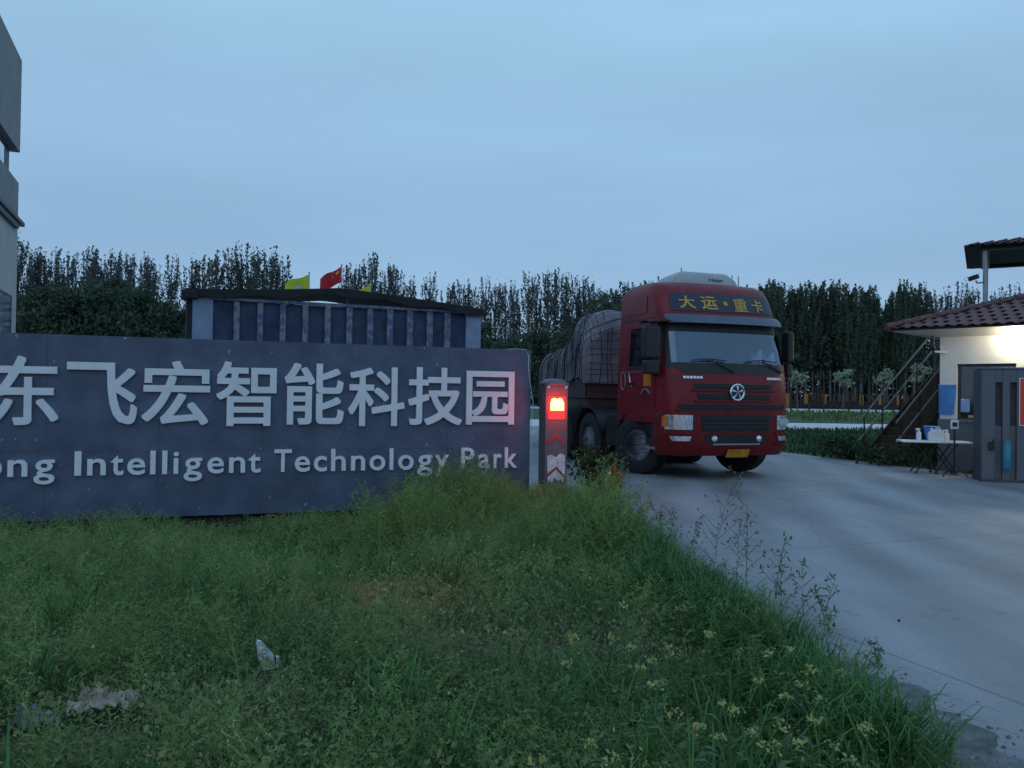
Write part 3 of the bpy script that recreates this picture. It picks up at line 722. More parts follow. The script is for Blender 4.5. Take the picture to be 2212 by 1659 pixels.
for s_ in (-1, 1):
    MB().lathe([(0.001, 0.03), (0.035, 0.028), (0.05, 0.018), (0.055, 0.0)], 'y', (s_ * .44, by(.44, .7) + .006, .705), 18).build('driving_lamp', M['lamp_glass'], bum, smooth=50)
    x0, x1 = sorted((s_ * .84, s_ * 1.215))
    hl = bpatch('headlight', x0, x1, .855, 1.10, M['lamp_glass'], 0.010, .03, nu=12, nv=8)
    for cx in (.93, 1.06):
        MB().lathe([(0.001, 0.004), (0.03, 0.006), (0.052, 0.022), (0.058, 0.026)], 'y', (s_ * cx, by(cx, .97) + .008, .99), 16).build('reflector', M['chrome'], hl, smooth=50)
    x0, x1 = sorted((s_ * 1.185, s_ * 1.24))
    bpatch('turn_signal', x0, x1, .90, 1.08, M['amber'], 0.016, .03, hl, nu=5, nv=4)
    x0, x1 = sorted((s_ * .86, s_ * 1.17))
    bpatch('fog_lamp', x0, x1, .665, .745, M['lamp_glass'], 0.010, .03, bum, nu=8, nv=3, dx=lambda v: .03 * (1 - v))
    x0, x1 = sorted((s_ * .80, s_ * 1.2))
    bpatch('bumper_ridge', x0, x1, .775, .805, M['redd'], 0.022, .04, bum, nu=8, nv=1)
    bpatch('bumper_ridge', x0, x1, .600, .630, M['redd'], 0.022, .04, bum, nu=8, nv=1)
pl = bpatch('licence_plate', -.27, .17, .385, .525, M['plate'], 0.045, .012, bum, nu=4, nv=1)
# mirrors
for s_, k_ in ((1, 0.0), (-1, .13)):
    mr = MB().box(min(s_*1.29, s_*(1.56 - k_)), max(s_*1.29, s_*(1.56 - k_)), -.52, -.30, 2.04, 2.60).build('mirror', M['black'], tr, bevel=0.045)
    MB().box(min(s_*1.28, s_*(1.54 - k_)), max(s_*1.28, s_*(1.54 - k_)), -.50, -.31, 1.78, 2.02).build('wide_mirror', M['black'], mr, bevel=0.04)
    MB().box(min(s_*1.33, s_*(1.52 - k_)), max(s_*1.33, s_*(1.52 - k_)), -.526, -.522, 2.10, 2.52).build('mirror_glass', M['mirror_glass'], mr)
    MB().tube([(s_*1.12, -.48, 2.70), (s_*1.30, -.42, 2.68), (s_*(1.42 - k_), -.40, 2.62), (s_*(1.43 - k_), -.40, 2.55)], .017, 6).build('mirror_arm', M['black'], mr)
    MB().tube([(s_*(1.40 - k_), -.40, 1.84), (s_*1.38, -.42, 1.78), (s_*1.24, -.50, 1.76)], .015, 6).build('mirror_arm', M['black'], mr)
MB().grid(lambda u, v: (1.12 + .42 * u, -.62 + .34 * v, 2.70 - .03 * u + .03 * math.sin(math.pi * v)), 6, 5, (0, 0, -.02)).build('mirror_hood', M['black'], tr, smooth=50)
# chassis, wheels
MB().box(-.45, .45, -6.3, -.4, .72, .98).build('chassis_frame', M['chassis'], tr)
MB().box(-1.2, 1.2, -1.9, -.6, .93, 1.02).build('cab_floor', M['chassis'], tr)
MB().lathe([(.001, -2.45), (.30, -2.45), (.33, -2.42), (.33, -1.98), (.30, -1.95), (.001, -1.95)], 'y', (-.86, 0, .72), 24).build('air_tank', M['chassis'], tr, smooth=45)
MB().box(.62, 1.18, -2.62, -1.98, .45, 1.05).build('battery_box', M['black'], tr, bevel=.03)
MB().box(-.9, .9, -4.6, -3.2, 1.10, 1.22).build('fifth_wheel', M['chassis'], tr, bevel=.03)
def tyre_prof(w, r, ri):
    p = [(ri, -w * .42), (ri + .03, -w * .5), (r - .10, -w * .5), (r - .03, -w * .46)]
    for k in range(5):
        x_ = -w * .42 + k * w * .84 / 5
        p += [(r, x_), (r, x_ + w * .13), (r - .014, x_ + w * .135), (r - .014, x_ + w * .165)]
    p += [(r - .03, w * .46), (r - .10, w * .5), (ri + .03, w * .5), (ri, w * .42)]
    return p
def wheel(par, x, y, side, steer=0, w=.30, r=.525, label=None):
    """rim and hub, tyre as its child"""
    mb = MB()
    mb.lathe([(.29, -w * .42), (.275, -w * .3), (.27, -.02), (.20, -.05), (.13, -.06), (.12, w * .30), (.085, w * .36), (.001, w * .37)][::1], 'x', (0, 0, 0), 28)
    mb.lathe([(.29, w * .42), (.27, w * .34), (.262, 0.0), (.29, -w * .40)], 'x', (0, 0, 0), 28)
    for k in range(10):
        a = 2 * math.pi * k / 10
        mb.lathe([(.016, -.05), (.016, -.015), (.001, -.012)], 'x', (0, .185 * math.cos(a), .185 * math.sin(a)), 6)
    wo = mb.build('wheel', M['rim'], par, smooth=40)
    MB().lathe(tyre_prof(w, r, .285), 'x', (0, 0, 0), 40).build('tyre', M['rubber'], wo, smooth=30)
    wo.location = (x, y, r); wo.rotation_euler = (0, 0, (0 if side > 0 else math.pi) + R(steer))
    return wo
wheel(tr, 1.05, -1.38, 1, 24)
wheel(tr, -1.05, -1.38, -1, 24)
MB().bar((-1.0, -1.38, .5), (1.0, -1.38, .5), .12).build('axle', M['chassis'], tr)
for y_ in (-3.30, -4.68):
    for s_ in (-1, 1):
        wheel(tr, s_ * 1.09, y_, s_); wheel(tr, s_ * .75, y_, s_)
    MB().bar((-1.0, y_, .52), (1.0, y_, .52), .16).build('axle', M['chassis'], tr)
for s_ in (-1, 1):
    for y_, rr in ((-1.38, .60), (-3.30, .62), (-4.68, .62)):
        MB().grid(lambda u, v: (s_ * (.60 + .66 * v), y_ + rr * math.cos(R(15 + 150 * u)), .525 + rr * math.sin(R(15 + 150 * u))), 14, 2, (0, 0, .012)).build('mudguard', M['black'], tr, smooth=50)

tr.scale = (1.022, 1.022, 1.022)
# ------------------------------------------------------------------ loaded semi-trailer behind the cab
TD = math.atan2(27.5 - 17.0, 1.0 - 1.55)           # heading of its length
trl = thing('semi_trailer', (1.60, 17.0, 0), TD - math.pi / 2, 'brown flatbed semi-trailer under a netted tarpaulin load behind the red cab', 'trailer')
# local x to the right of the length (world), y back along it
MB().box(0, 2.5, 0, 10.6, 1.16, 1.36).build('deck', M['trailer'], trl, bevel=.02)
for k in range(6):
    MB().box(-.03, 0, .08 + k * 1.76, 1.78 + k * 1.76, 1.37, 1.95).build('side_board', M['trailer'], trl, bevel=.01)
MB().box(0, 2.5, -.05, 0, 1.37, 2.3).build('headboard', M['trailer'], trl, bevel=.02)
MB().box(.75, 1.75, .5, 10.4, .78, 1.16).build('chassis_frame', M['chassis'], trl)
for y_ in (7.2, 8.5, 9.8):
    for x_, s_ in ((.16, -1), (.50, -1), (2.0, 1), (2.34, 1)): wheel(trl, x_, y_, s_)
    MB().bar((.2, y_, .52), (2.3, y_, .52), .14).build('axle', M['chassis'], trl)
for x_ in (.7, 1.8): MB().box(x_ - .07, x_ + .07, 2.4, 2.54, .25, 1.16).build('landing_leg', M['chassis'], trl)
def tarp(u, v):
    """u across (0 near side .. 1), v along"""
    y = -.12 + 10.8 * v
    top = 3.04 + .20 * math.sin(v * 5.2 + .6) + .10 * math.sin(v * 13)
    a = u * math.pi
    ca, sa = math.cos(a), math.sin(a)
    cx = abs(ca) ** .45 * (1 if ca > 0 else -1); sz = abs(sa) ** .55
    x = 1.25 - cx * (1.36 + .03 * math.sin(v * 31 + u * 9))
    z = 1.72 + .12 * math.sin(v * 9) + (top - 1.75) * sz + .05 * math.sin(u * 17 + v * 23) + .03 * math.sin(v * 47)
    end = min(1, (v / .06)) ** .5 * min(1, ((1 - v) / .10)) ** .5
    return (x, y, 1.6 + (z - 1.6) * (0.80 + .20 * end))
lt = thing('tarpaulin_load', trl.location, TD - math.pi / 2, 'bulging grey tarpaulin load tied down with black netting on the trailer', 'load')
sh = MB(); sh.grid(tarp, 34, 60)
for vv in (0.0, 1.0):
    row = [tarp(i / 34, vv) for i in range(35)]
    sh.add(row, [tuple(range(35))])
sh.build('tarpaulin', M['tarp'], lt, smooth=60)
nt = MB()
for k in range(46):
    v = .004 + k * .0216 + random.uniform(-.004, .004); w_ = random.uniform(-.012, .012)
    nt.tube([Vector(tarp(i / 24, min(1, max(0, v + w_ * math.sin(i * .5))))) + Vector((-.02 if i < 12 else .02, 0, .012)) for i in range(25)], random.uniform(.004, .008), 4, False)
for k in range(22):
    u = .03 + k * .043; w_ = random.uniform(-.01, .01)
    nt.tube([Vector(tarp(u + w_ * math.sin(i * .7), i / 30)) + Vector((-.02 if u < .5 else .02, 0, .012)) for i in range(31)], random.uniform(.003, .006), 4, False)
for k in range(7):
    nt.tube([Vector(tarp(.03 + .44 * i / 12, min(1, .02 + k * .14 + .16 * i / 12))) + Vector((-.03, 0, .02)) for i in range(13)], .011, 4, False)
for k in range(15):
    x_ = .05 + k * .17 + random.uniform(-.04, .04); dx_ = random.uniform(-.12, .12)
    nt.tube([(x_, -.15, 1.5), (x_ + dx_, -.15, 2.2), (x_ + dx_ * .5, -.14, 2.85)], random.uniform(.004, .008), 4, False)
for k in range(9):
    z_ = 1.55 + k * .15 + random.uniform(-.03, .03); d_ = random.uniform(-.08, .08); nt.tube([(.0, -.15, z_), (1.3, -.155, z_ + d_), (2.5, -.15, z_ - d_)], .005, 4, False)
nt.build('net', M['net'], lt)

# ------------------------------------------------------------------ blue high-sided trailer behind the sign wall
ba = R(22.6)
b0 = Vector((gx(412, 18), 18, 0))
BF = Frame(b0, ba)
L = BF.hit(1036, 850)[0]
bt = thing('cargo_trailer', b0, ba, 'old blue high-sided cargo trailer with worn stakes and black roof sheet', 'trailer')
zt = BF.hit(460, 646)[1]
MB().box(.05, L - .05, .06, 2.38, 1.15, zt - .02).build('side_sheet', M['blue_sheet'], bt)
MB().box(0, BF.hit(457, 850)[0], -.03, .05, 1.15, zt).build('corner_post', M['post_pale'], bt, bevel=.012)
MB().box(BF.hit(1004, 850)[0], L, -.03, .05, 1.15, zt).build('corner_post', M['post_pale'], bt, bevel=.012)
for px in (508, 559, 608, 657, 705, 752, 797, 840, 883, 926, 964):
    xa, xb = BF.hit(px - 6.5, 850)[0], BF.hit(px + 6.5, 850)[0]
    MB().box(xa, xb, -.03, .05, 1.15, zt - .03).build('stake', M['stake'], bt, bevel=.01)
MB().box(-.02, L + .02, -.045, .05, zt - .02, zt + .05).build('top_rail', M['stake'], bt, bevel=.01)
MB().box(-.12, 0, .0, 2.4, 1.1, zt + .1).build('end_wall', M['roof_black'], bt)
MB().box(0, L, .0, 2.4, 1.0, 1.14).build('deck', M['chassis'], bt)
mb = MB()
xpk = BF.hit(735, 850)[0] / L
def rz_(u):
    left, pk, right = .14, .36, .04
    return zt + .06 + (left + (pk - left) * (u / xpk) ** 1.5 if u < xpk else right + (pk - right) * ((1 - u) / (1 - xpk)) ** .9)
mb.grid(lambda u, v: (-.14 + (L + .2) * u, -.16 + 2.75 * v, rz_(u) + .10 * math.sin(math.pi * v)), 40, 10, (0, 0, -.035))
rs = mb.build('roof_sheet', M['roof_black'], bt, smooth=45)
MB().grid(lambda u, v: (-.14 + (L + .2) * u, -.17 + .02 * v, rz_(u) - .02 - (.12 + .07 * math.sin(u * 15) ** 2) * v), 40, 2, (0, .012, 0)).build('roof_flap', M['roof_black'], rs)
MB().bar((BF.hit(748, 850)[0], .02, zt), (BF.hit(747, 850)[0], .02, rz_(xpk)), .03).build('roof_prop', M['stake'], bt)
MB().box(-.24, .12, -.2, .25, zt - .03, zt + .16).build('corner_cap', M['roof_black'], bt, bevel=.03)
for x_ in (L - 1.2, L - 2.5, 1.4):
    for y_, s_ in ((.18, -1), (2.2, 1)):
        w_ = wheel(bt, x_, y_, s_); w_.rotation_euler = (0, 0, R(-90 if s_ < 0 else 90))
# dark tyre hung on the near end
MB().lathe([(.25, -.10), (.30, -.13), (.46, -.13), (.52, -.08), (.52, .08), (.46, .13), (.30, .13), (.25, .10)], 'x', (-.28, .5, 2.02), 28).build('spare_tyre', M['rubber'], bt, smooth=50)
MB().box(-.3, -.1, .44, .56, 1.9, 2.14).build('tyre_bracket', M['chassis'], bt)

# ------------------------------------------------------------------ office block at the left edge
c0 = Vector((gx(31, 18), 18, 0))
fa = math.atan2(-0.922, 0.386)                       # the facade runs from its far corner towards the camera
ob = thing('office_building', c0, fa, 'grey modern office building with projecting upper storey at the left edge', 'building')
# local x along the facade towards the viewer, local y to the viewer's right (outward); depth is -y
def oz(py): return at(40, py, 18).z
zr, zs, zb2, zc_ = oz(130), oz(330), oz(395), oz(470)
MB().box(0.0, 6.5, -7, 0, 0, zc_).build('ground_storey', M['render_pale'], ob, bevel=.015)
MB().box(0.0, 6.5, -7, .0, zc_ + .003, zb2).build('parapet_band', M['render_grey'], ob, bevel=.015)
MB().box(0.22, 6.4, -6.9, -.16, zb2 + .003, zs).build('recessed_storey', M['dark_frame'], ob)
MB().box(-.02, 6.6, -7, .01, zs + .003, zr).build('upper_storey', M['render_grey'], ob, bevel=.015)
MB().box(-.10, 6.5, .0, .12, oz(488), oz(484) + .05).build('canopy', M['dark_frame'], ob, bevel=.01)
MB().box(.35, 6.3, .0, .08, oz(500), oz(489)).build('canopy_beam', M['dark_frame'], ob)
for k, (xa, xb) in enumerate(((1.0, 2.5), (2.7, 4.2), (4.4, 6.0))):
    w_ = MB().box(xa, xb, -.15, -.12, zb2 + .03, zs - .03).build('window', M['dark_frame'], ob)
    MB().box(xa + .06, xb - .06, -.118, -.112, zb2 + .08, zs - .08).build('pane', M['mirror_glass'], w_)
zd = oz(645)
for xa, xb in ((.62, 2.2), (3.0, 4.8)):
    w_ = MB().box(xa, xb, -.06, .02, .3, zd).build('window', M['dark_frame'], ob, bevel=.01)
    MB().box(xa + .08, xb - .08, .022, .028, .4, zd - .08).build('pane', M['glass'], w_)

# ------------------------------------------------------------------ guard house
hc = Vector((gx(2030, 16.4), 16.4, 0))
ha = math.atan2(-0.69, 0.72)                          # front wall runs to the right and nearer
HF = Frame(hc, ha)
gh = thing('guard_house', hc, ha, 'white and grey gate guard house with brown tiled roof and lit wall lamp', 'guard house')
zw = HF.hit(2043, 726)[1]; zg = HF.hit(2045, 905)[1]
wx0, wx1 = HF.hit(2067, 850)[0], HF.hit(2195, 850)[0]
wz0, wz1 = HF.hit(2100, 908)[1], HF.hit(2100, 786)[1]
LX, DY = 4.2, 3.4
MB().box(0, wx0, 0, .2, zg, zw).build('wall', M['house_white'], gh)
MB().box(wx1, LX, 0, .2, zg, zw).build('wall', M['house_white'], gh)
MB().box(wx0, wx1, 0, .2, wz1, zw).build('wall', M['house_white'], gh)
MB().box(0, .2, .2, DY, zg, zw).build('wall', M['house_white'], gh)
MB().box(0, LX, DY - .2, DY, zg, zw - .005).build('wall', M['house_white'], gh)
MB().box(LX - .2, LX, .2, DY - .2, zg, zw).build('wall', M['house_white'], gh)
if wz0 > zg + .01: MB().box(wx0, wx1, 0, .2, zg, wz0).build('wall', M['house_white'], gh)
MB().box(-.03, LX + .03, -.03, DY + .03, -.05, zg - .003).build('dado', M['house_grey'], gh, bevel=.012)
win = MB().box(wx0, wx0 + .05, .05, .11, wz0, wz1).box(wx1 - .05, wx1, .05, .11, wz0, wz1).box(wx0 + .05, wx1 - .05, .05, .11, wz1 - .05, wz1).box(wx0 + .05, wx1 - .05, .05, .11, wz0, wz0 + .05).box((wx0+wx1)/2 - .02, (wx0+wx1)/2 + .02, .052, .108, wz0 + .05, wz1 - .05).build('window', M['dark_frame'], gh)
for xa, xb in ((wx0 + .05, (wx0+wx1)/2 - .02), ((wx0+wx1)/2 + .02, wx1 - .05)):
    MB().box(xa, xb, .077, .083, wz0 + .05, wz1 - .05).build('pane', M['glass'], win)
MB().box(wx0 - .04, wx1 + .04, -.05, .04, wz0 - .045, wz0 - .004).build('window_sill', M['house_grey'], win)
MB().box(.2, LX - .2, 1.4, 1.45, zg, zw - .1).build('inner_wall', M['room'], gh)
# eaves and hip roof
ox, oy = .90, .46
X0, X1, Y0, Y1 = -ox, LX + ox, -oy, DY + oy
ze = zw + .15
so_ = MB().add([(X0 + .03, Y0 + .03, ze - .03), (X1 - .03, Y0 + .03, ze - .03), (X1 - .03, Y1 - .03, ze - .03), (X0 + .03, Y1 - .03, ze - .03), (-.005, -.005, zw - .02), (LX + .005, -.005, zw - .02), (LX + .005, DY + .005, zw - .02), (-.005, DY + .005, zw - .02)],
               [(0, 1, 5, 4), (1, 2, 6, 5), (2, 3, 7, 6), (3, 0, 4, 7)]).build('soffit', M['soffit'], gh)
MB().box(X0, X1, Y0, Y0 + .03, ze - .035, ze - .002).box(X0, X1, Y1 - .03, Y1, ze - .035, ze - .002).box(X0, X0 + .03, Y0 + .03, Y1 - .03, ze - .035, ze - .002).box(X1 - .03, X1, Y0 + .03, Y1 - .03, ze - .035, ze - .002).build('fascia', M['roof_black'], gh)
pitch = .33; half = (Y1 - Y0) / 2
ridge = ze + half * pitch
rf = MB().add([(X0, Y0, ze), (X1, Y0, ze), (X1, Y1, ze), (X0, Y1, ze), (X0 + half, (Y0+Y1)/2, ridge), (X1 - half, (Y0+Y1)/2, ridge)],
              [(0, 1, 5, 4), (2, 3, 4, 5), (3, 0, 4), (1, 2, 5), (3, 2, 1, 0)]).build('roof', M['tile'], gh)
# one pantile, shared by every copy
tw, tl = .21, .34
tm = MB(); tm.grid(lambda u, v: ((u - .5) * tw, tl * 1.12 * v, .036 * math.sin(math.pi * u) ** 2 + .010 * (1 - v)), 6, 1, (0, 0, -.016))
tile0 = tm.build('roof_tile', M['tile'], rf, smooth=60)
tile_mesh = tile0.data
bpy.data.objects.remove(tile0)
sl = math.atan(pitch)
def tiles(o, ux, uy, length, nrow):
    """courses from the eave corner o along ux, climbing along uy"""
    ang_ = math.atan2(ux.y, ux.x)
    for r_ in range(nrow):
        d = r_ * tl * math.cos(sl)
        a0, a1 = d, length - d
        n = int((a1 - a0) / tw)
        for k in range(n):
            p = o + ux * (a0 + (k + .5) * (a1 - a0) / n) + uy * (d - .05) + Vector((0, 0, (d - .05) * pitch + .022))
            t = bpy.data.objects.new('roof_tile', tile_mesh); C.objects.link(t); t.parent = rf
            t.rotation_euler = (Matrix.Rotation(ang_, 3, 'Z') @ Matrix.Rotation(sl, 3, 'X')).to_euler()
            t.location = p + Vector((0, 0, random.uniform(-.004, .006)))
tiles(Vector((X0, Y0, ze)), Vector((1, 0, 0)), Vector((0, 1, 0)), X1 - X0, 6)
tiles(Vector((X0, Y1, ze)), Vector((0, -1, 0)), Vector((1, 0, 0)), Y1 - Y0, 6)
for k in range(9):
    a = Vector((X0, Y0, ze + .04)).lerp(Vector((X0 + half, (Y0+Y1)/2, ridge + .05)), k / 9); b = Vector((X0, Y0, ze + .04)).lerp(Vector((X0 + half, (Y0+Y1)/2, ridge + .05)), (k + 1.1) / 9)
    MB().tube([a, b], [.095, .075], 10).build('hip_tile', M['tile'], rf, smooth=60)
for k in range(6):
    a = Vector((X0 + half + k * .33, (Y0+Y1)/2, ridge + .05)); MB().tube([a, a + Vector((.36, 0, 0))], [.10, .085], 10).build('ridge_tile', M['tile'], rf, smooth=60)
# wall lamp
lx, lz2 = HF.hit(2203, 722)
wlm = thing('wall_lamp', HF.loc + HF.u * lx, ha, 'glaring round wall lamp under the guard house eaves', 'lamp')
MB().lathe([(.001, -.03), (.09, -.03), (.10, -.01), (.10, 0)], 'y', (0, -.001, lz2), 20).build('lamp_base', M['white'], wlm, smooth=40)
MB().lathe([(.001, -.11), (.04, -.105), (.07, -.08), (.08, -.05), (.082, -.03)], 'y', (0, 0, lz2), 20).build('lamp_shade', M['bulb'], wlm, smooth=60)
pd = bpy.data.lights.new('lamp_light', 'POINT'); pd.energy = 40; pd.color = (1.0, .90, .66); pd.shadow_soft_size = .08
po = bpy.data.objects.new('lamp_light', pd); po.location = (0, -.24, lz2); po.parent = wlm; C.objects.link(po)
# notices
nx0, nx1 = HF.hit(2030, 850)[0] - .01, HF.hit(2066, 850)[0]
nb = thing('notice_banner', HF.loc, ha, 'bright blue notice hung on the guard house corner pillar', 'notice')
za, zb_ = HF.hit(2045, 895)[1], HF.hit(2045, 833)[1]
MB().grid(lambda u, v: (nx0 + (nx1 - .04 * (1 - v) - nx0) * u, -.02 - .012 * math.sin(3 * u + v), za + (zb_ - za) * v), 6, 6, (0, .006, 0)).build('sheet', M['notice'], nb, smooth=50)
MB().box(nx0 - .01, nx1 + .01, -.035, -.008, zb_ + .002, zb_ + .022).build('top_batten', M['paper_blue'], nb)
pn = thing('window_notice', HF.loc, ha, 'pale blue paper taped inside the guard house window', 'notice')
a_, b_ = HF.hit(2073, 890), HF.hit(2093, 862)
MB().box(a_[0], b_[0], .060, .070, a_[1], b_[1]).build('sheet', M['paper_blue'], pn, bevel=.003)
MB().box(a_[0] + .03, a_[0] + .05, .056, .0595, b_[1] - .03, b_[1] + .01).build('tape', M['plastic_w'], pn)
dl = thing('desk_lamp', HF.loc + HF.u * HF.hit(2095, 895)[0] + HF.v * .45, ha, 'small warm glowing lamp behind the guard house window', 'lamp')
zd_ = HF.hit(2095, 900, .45)[1]
MB().box(-.14, .06, -.03, .03, zd_ - .02, zd_ + .03).build('lamp_foot', M['glow'], dl, bevel=.01)
MB().box(-.02, .07, -.03, .03, zd_ + .032, zd_ + .14).build('lamp_head', M['glow'], dl, bevel=.015)
MB().box(.22 - .6, .22 + 1.2, -.2, .4, zd_ - .06, zd_ - .022).build('desk_top', M['room'], gh, loc=(HF.hit(2095, 895)[0] + .1, .55, 0))
# camera under the eave corner
cx, cz = HF.hit(2029, 751)
cc = thing('dome_camera', HF.loc, ha, 'small black dome camera under the eave at the guard house corner', 'camera')
MB().lathe([(.001, cz - .07), (.045, cz - .055), (.062, cz - .02), (.06, cz + .02), (.03, cz + .03), (.03, zw)], 'z', (cx - .09, -.09, 0), 16).build('housing', M['black'], cc, smooth=50)
MB().bar((cx - .06, -.08, cz - .08), (cx + .15, -.05, cz - .10), .04).build('junction_box', M['plastic_w'], cc)
# stairs behind the corner
sx_ = Vector((gx(1950, 18.2), 18.2, 0))
sa = R(30)
SF = Frame(sx_, sa)
stt = thing('staircase', sx_, sa, 'dark brown outdoor staircase with slanting handrails left of the guard house', 'stairs')
def sp(px, py, y=0): q = SF.hit(px, py, y); return Vector((q[0], y, q[1]))
bot_s = Vector((0, 0, 0)); run, rise = 2.7, 2.1
nst = 11
for k in range(nst):
    MB().box(bot_s.x + run * k / nst, bot_s.x + run * (k + 1.15) / nst, 0.04, .92, rise * (k + 1) / nst - .04, rise * (k + 1) / nst).build('tread', M['stair'], stt, bevel=.005)
    MB().box(bot_s.x + run * k / nst, bot_s.x + run * k / nst + .02, 0.05, .91, rise * k / nst, rise * (k + 1) / nst - .042).build('riser', M['stair'], stt)
for y_ in (0, .92):
    MB().prism([(bot_s.x - .05, 0), (bot_s.x + run, rise - .15), (bot_s.x + run, rise + .1), (bot_s.x - .12, .12)] if y_ else [(bot_s.x - .05, 0), (bot_s.x + run, 0), (bot_s.x + run, rise + .05), (bot_s.x - .10, .12)], y_, y_ + .035).build('stringer', M['stair'], stt)
dirv = Vector((run, 0, rise)).normalized()
for y_ in (-.01, .95):
    for off in (.95, .50):
        a = Vector((bot_s.x - .25, y_, off - .05)); b = a + Vector((run + .3, 0, rise * (run + .3) / run))
        MB().tube([a, b], .022, 8).build('handrail', M['rail'], stt)
    for k in range(5):
        x_ = bot_s.x + run * k / 4 - .05; MB().tube([(x_, y_, rise * k / 4), (x_, y_, rise * k / 4 + 1.0)], .018, 6).build('baluster', M['chassis'], stt)
# ------------------------------------------------------------------ pavilion roof on slender posts behind the guard house
pv0 = Vector((gx(2127, 22.0), 22.0, 0))
PF = Frame(pv0, ha + R(4))
pv = thing('pavilion', pv0, R(-30.6), 'dark tiled canopy roof on slender steel posts above the guard house', 'pavilion')
zp = at(2127, 541, 22).z
for x_, y_ in ((0, 0), (4, 0), (0, 3.5), (4, 3.5)):
    MB().tube([(x_, y_, 0), (x_, y_, zp)], .065, 12).build('post', M['pole'], pv, smooth=60)
MB().box(-.12, 4.12, -.12, .12, zp, zp + .07).box(-.12, 4.12, 3.38, 3.62, zp, zp + .07).box(-.12, .12, .12, 3.38, zp, zp + .07).box(3.88, 4.12, .12, 3.38, zp, zp + .07).build('beam', M['dark_frame'], pv)
e0 = zp + .075
prf = MB().add([(-.45, -.45, e0), (4.45, -.45, e0), (4.45, 3.95, e0), (-.45, 3.95, e0), (1.75, 1.75, e0 + .50), (2.25, 1.75, e0 + .50)], [(0, 1, 5, 4), (2, 3, 4, 5), (3, 0, 4), (1, 2, 5), (3, 2, 1, 0)]).build('roof', M['roof_black'], pv)
ps = math.atan(.50 / 2.2)
for (o_, ux, uy, ln) in ((Vector((-.45, -.45, e0)), Vector((1, 0, 0)), Vector((0, 1, 0)), 4.9), (Vector((-.45, 3.95, e0)), Vector((0, -1, 0)), Vector((1, 0, 0)), 4.4)):
    for r_ in range(5):
        d = r_ * .33; n = int((ln - 2 * d) / .24)
        for k in range(n):
            t = bpy.data.objects.new('roof_tile', tile_mesh); C.objects.link(t); t.parent = prf
            t.location = o_ + ux * (d + (k + .5) * (ln - 2 * d) / n) + uy * (d - .06) + Vector((0, 0, (d - .06) * .227 + .02))
            t.rotation_euler = (Matrix.Rotation(math.atan2(ux.y, ux.x), 3, 'Z') @ Matrix.Rotation(ps, 3, 'X')).to_euler()
cp = at(2103, 602, 22.0)
sc_ = thing('security_camera', pv0, 0, 'bullet camera on a short arm fixed to the pavilion post', 'camera')
lp = cp - pv0
MB().tube([(-.06, 0, lp.z - .10), (lp.x + .10, 0, lp.z - .12), (lp.x + .06, 0, lp.z - .05)], .022, 6).build('arm', M['pole'], sc_)
MB().bar((lp.x - .13, -.03, lp.z - .03), (lp.x + .13, .02, lp.z + .06), .11, .10).build('housing', M['black'], sc_, bevel=.015)
MB().bar((lp.x - .17, -.03, lp.z + .025), (lp.x + .15, .02, lp.z + .135), .13, .012).build('sun_shield', M['black'], sc_)

# ------------------------------------------------------------------ table with bottles, thermometer stand, gate post
ta = HF.ang + R(20)
tb0 = Vector((gx(1950, 15.6), 15.6, 0))
TF = Frame(tb0, R(-14))
zt_ = TF.hit(2000, 953)[1]
tx1 = TF.hit(2103, 850)[0]
ft = thing('folding_table', tb0, R(-14), 'white folding table outside the guard house', 'table')
MB().box(0, tx1, 0, .55, zt_ - .035, zt_).build('table_top', M['plastic_w'], ft, bevel=.012)
for xa, xb in ((.25, .65), (tx1 - .65, tx1 - .25)):
    for y_ in (.06, .49):
        MB().tube([(xa, y_, zt_ - .035), (xb, y_, 0)], .014, 6).build('leg', M['chassis'], ft)
        MB().tube([(xb, y_ + .016 if y_ < .3 else y_ - .016, zt_ - .035), (xa, y_ + .016 if y_ < .3 else y_ - .016, 0)], .014, 6).build('leg', M['chassis'], ft)
def tpos(px, y=.25): return tb0 + TF.u * TF.hit(px, 900, y)[0] + TF.v * y + Vector((0, 0, zt_ + .002))
def bottle(px, r, h, label, spray, y=.25):
    o = thing('spray_bottle', tpos(px, y), R(-14), label, 'bottle')
    MB().lathe([(.001, 0), (r, 0), (r * 1.03, .02), (r * 1.03, h * .55), (r * .85, h * .68), (r * .38, h * .76), (r * .36, h * .82), (.001, h * .82)], 'z', (0, 0, 0), 18).build('bottle_body', M['plastic_w'], o, smooth=45)
    MB().lathe([(.001, h * .82), (r * .5, h * .82), (r * .48, h * .90), (.001, h * .91)], 'z', (0, 0, 0), 14).build('cap', M['plastic_w'], o, smooth=45)
    if spray:
        MB().bar((-r * 1.3, 0, h * .93), (r * .6, 0, h * .96), r * .6, h * .12).build('trigger_head', M['plastic_w'], o, bevel=.006)
        MB().bar((-r * .9, 0, h * .90), (-r * 1.2, 0, h * .76), r * .3, .01).build('trigger', M['plastic_w'], o)
    return o
bottle(1985, .045, .235, 'white spray bottle on the left end of the folding table', True)
bottle(2045, .050, .22, 'white plastic bottle right of the white canister on the table', True, .22)
jc = thing('water_canister', tpos(2022, .22), R(-14), 'large white plastic canister standing on the folding table', 'canister')
MB().prism([(-.19, 0), (.19, 0), (.21, .03), (.21, .26), (.14, .33), (.02, .335), (-.12, .31), (-.21, .22), (-.21, .03)], -.10, .10).build('canister_body', M['plastic_w'], jc, bevel=.025, smooth=40)
MB().tube([(-.02, 0, .33), (0, 0, .375), (.10, 0, .375), (.13, 0, .325)], .016, 8).build('handle', M['plastic_w'], jc)
MB().lathe([(.001, .30), (.035, .30), (.035, .37), (.001, .372)], 'z', (-.12, 0, 0), 14).build('cap', M['plastic_w'], jc)
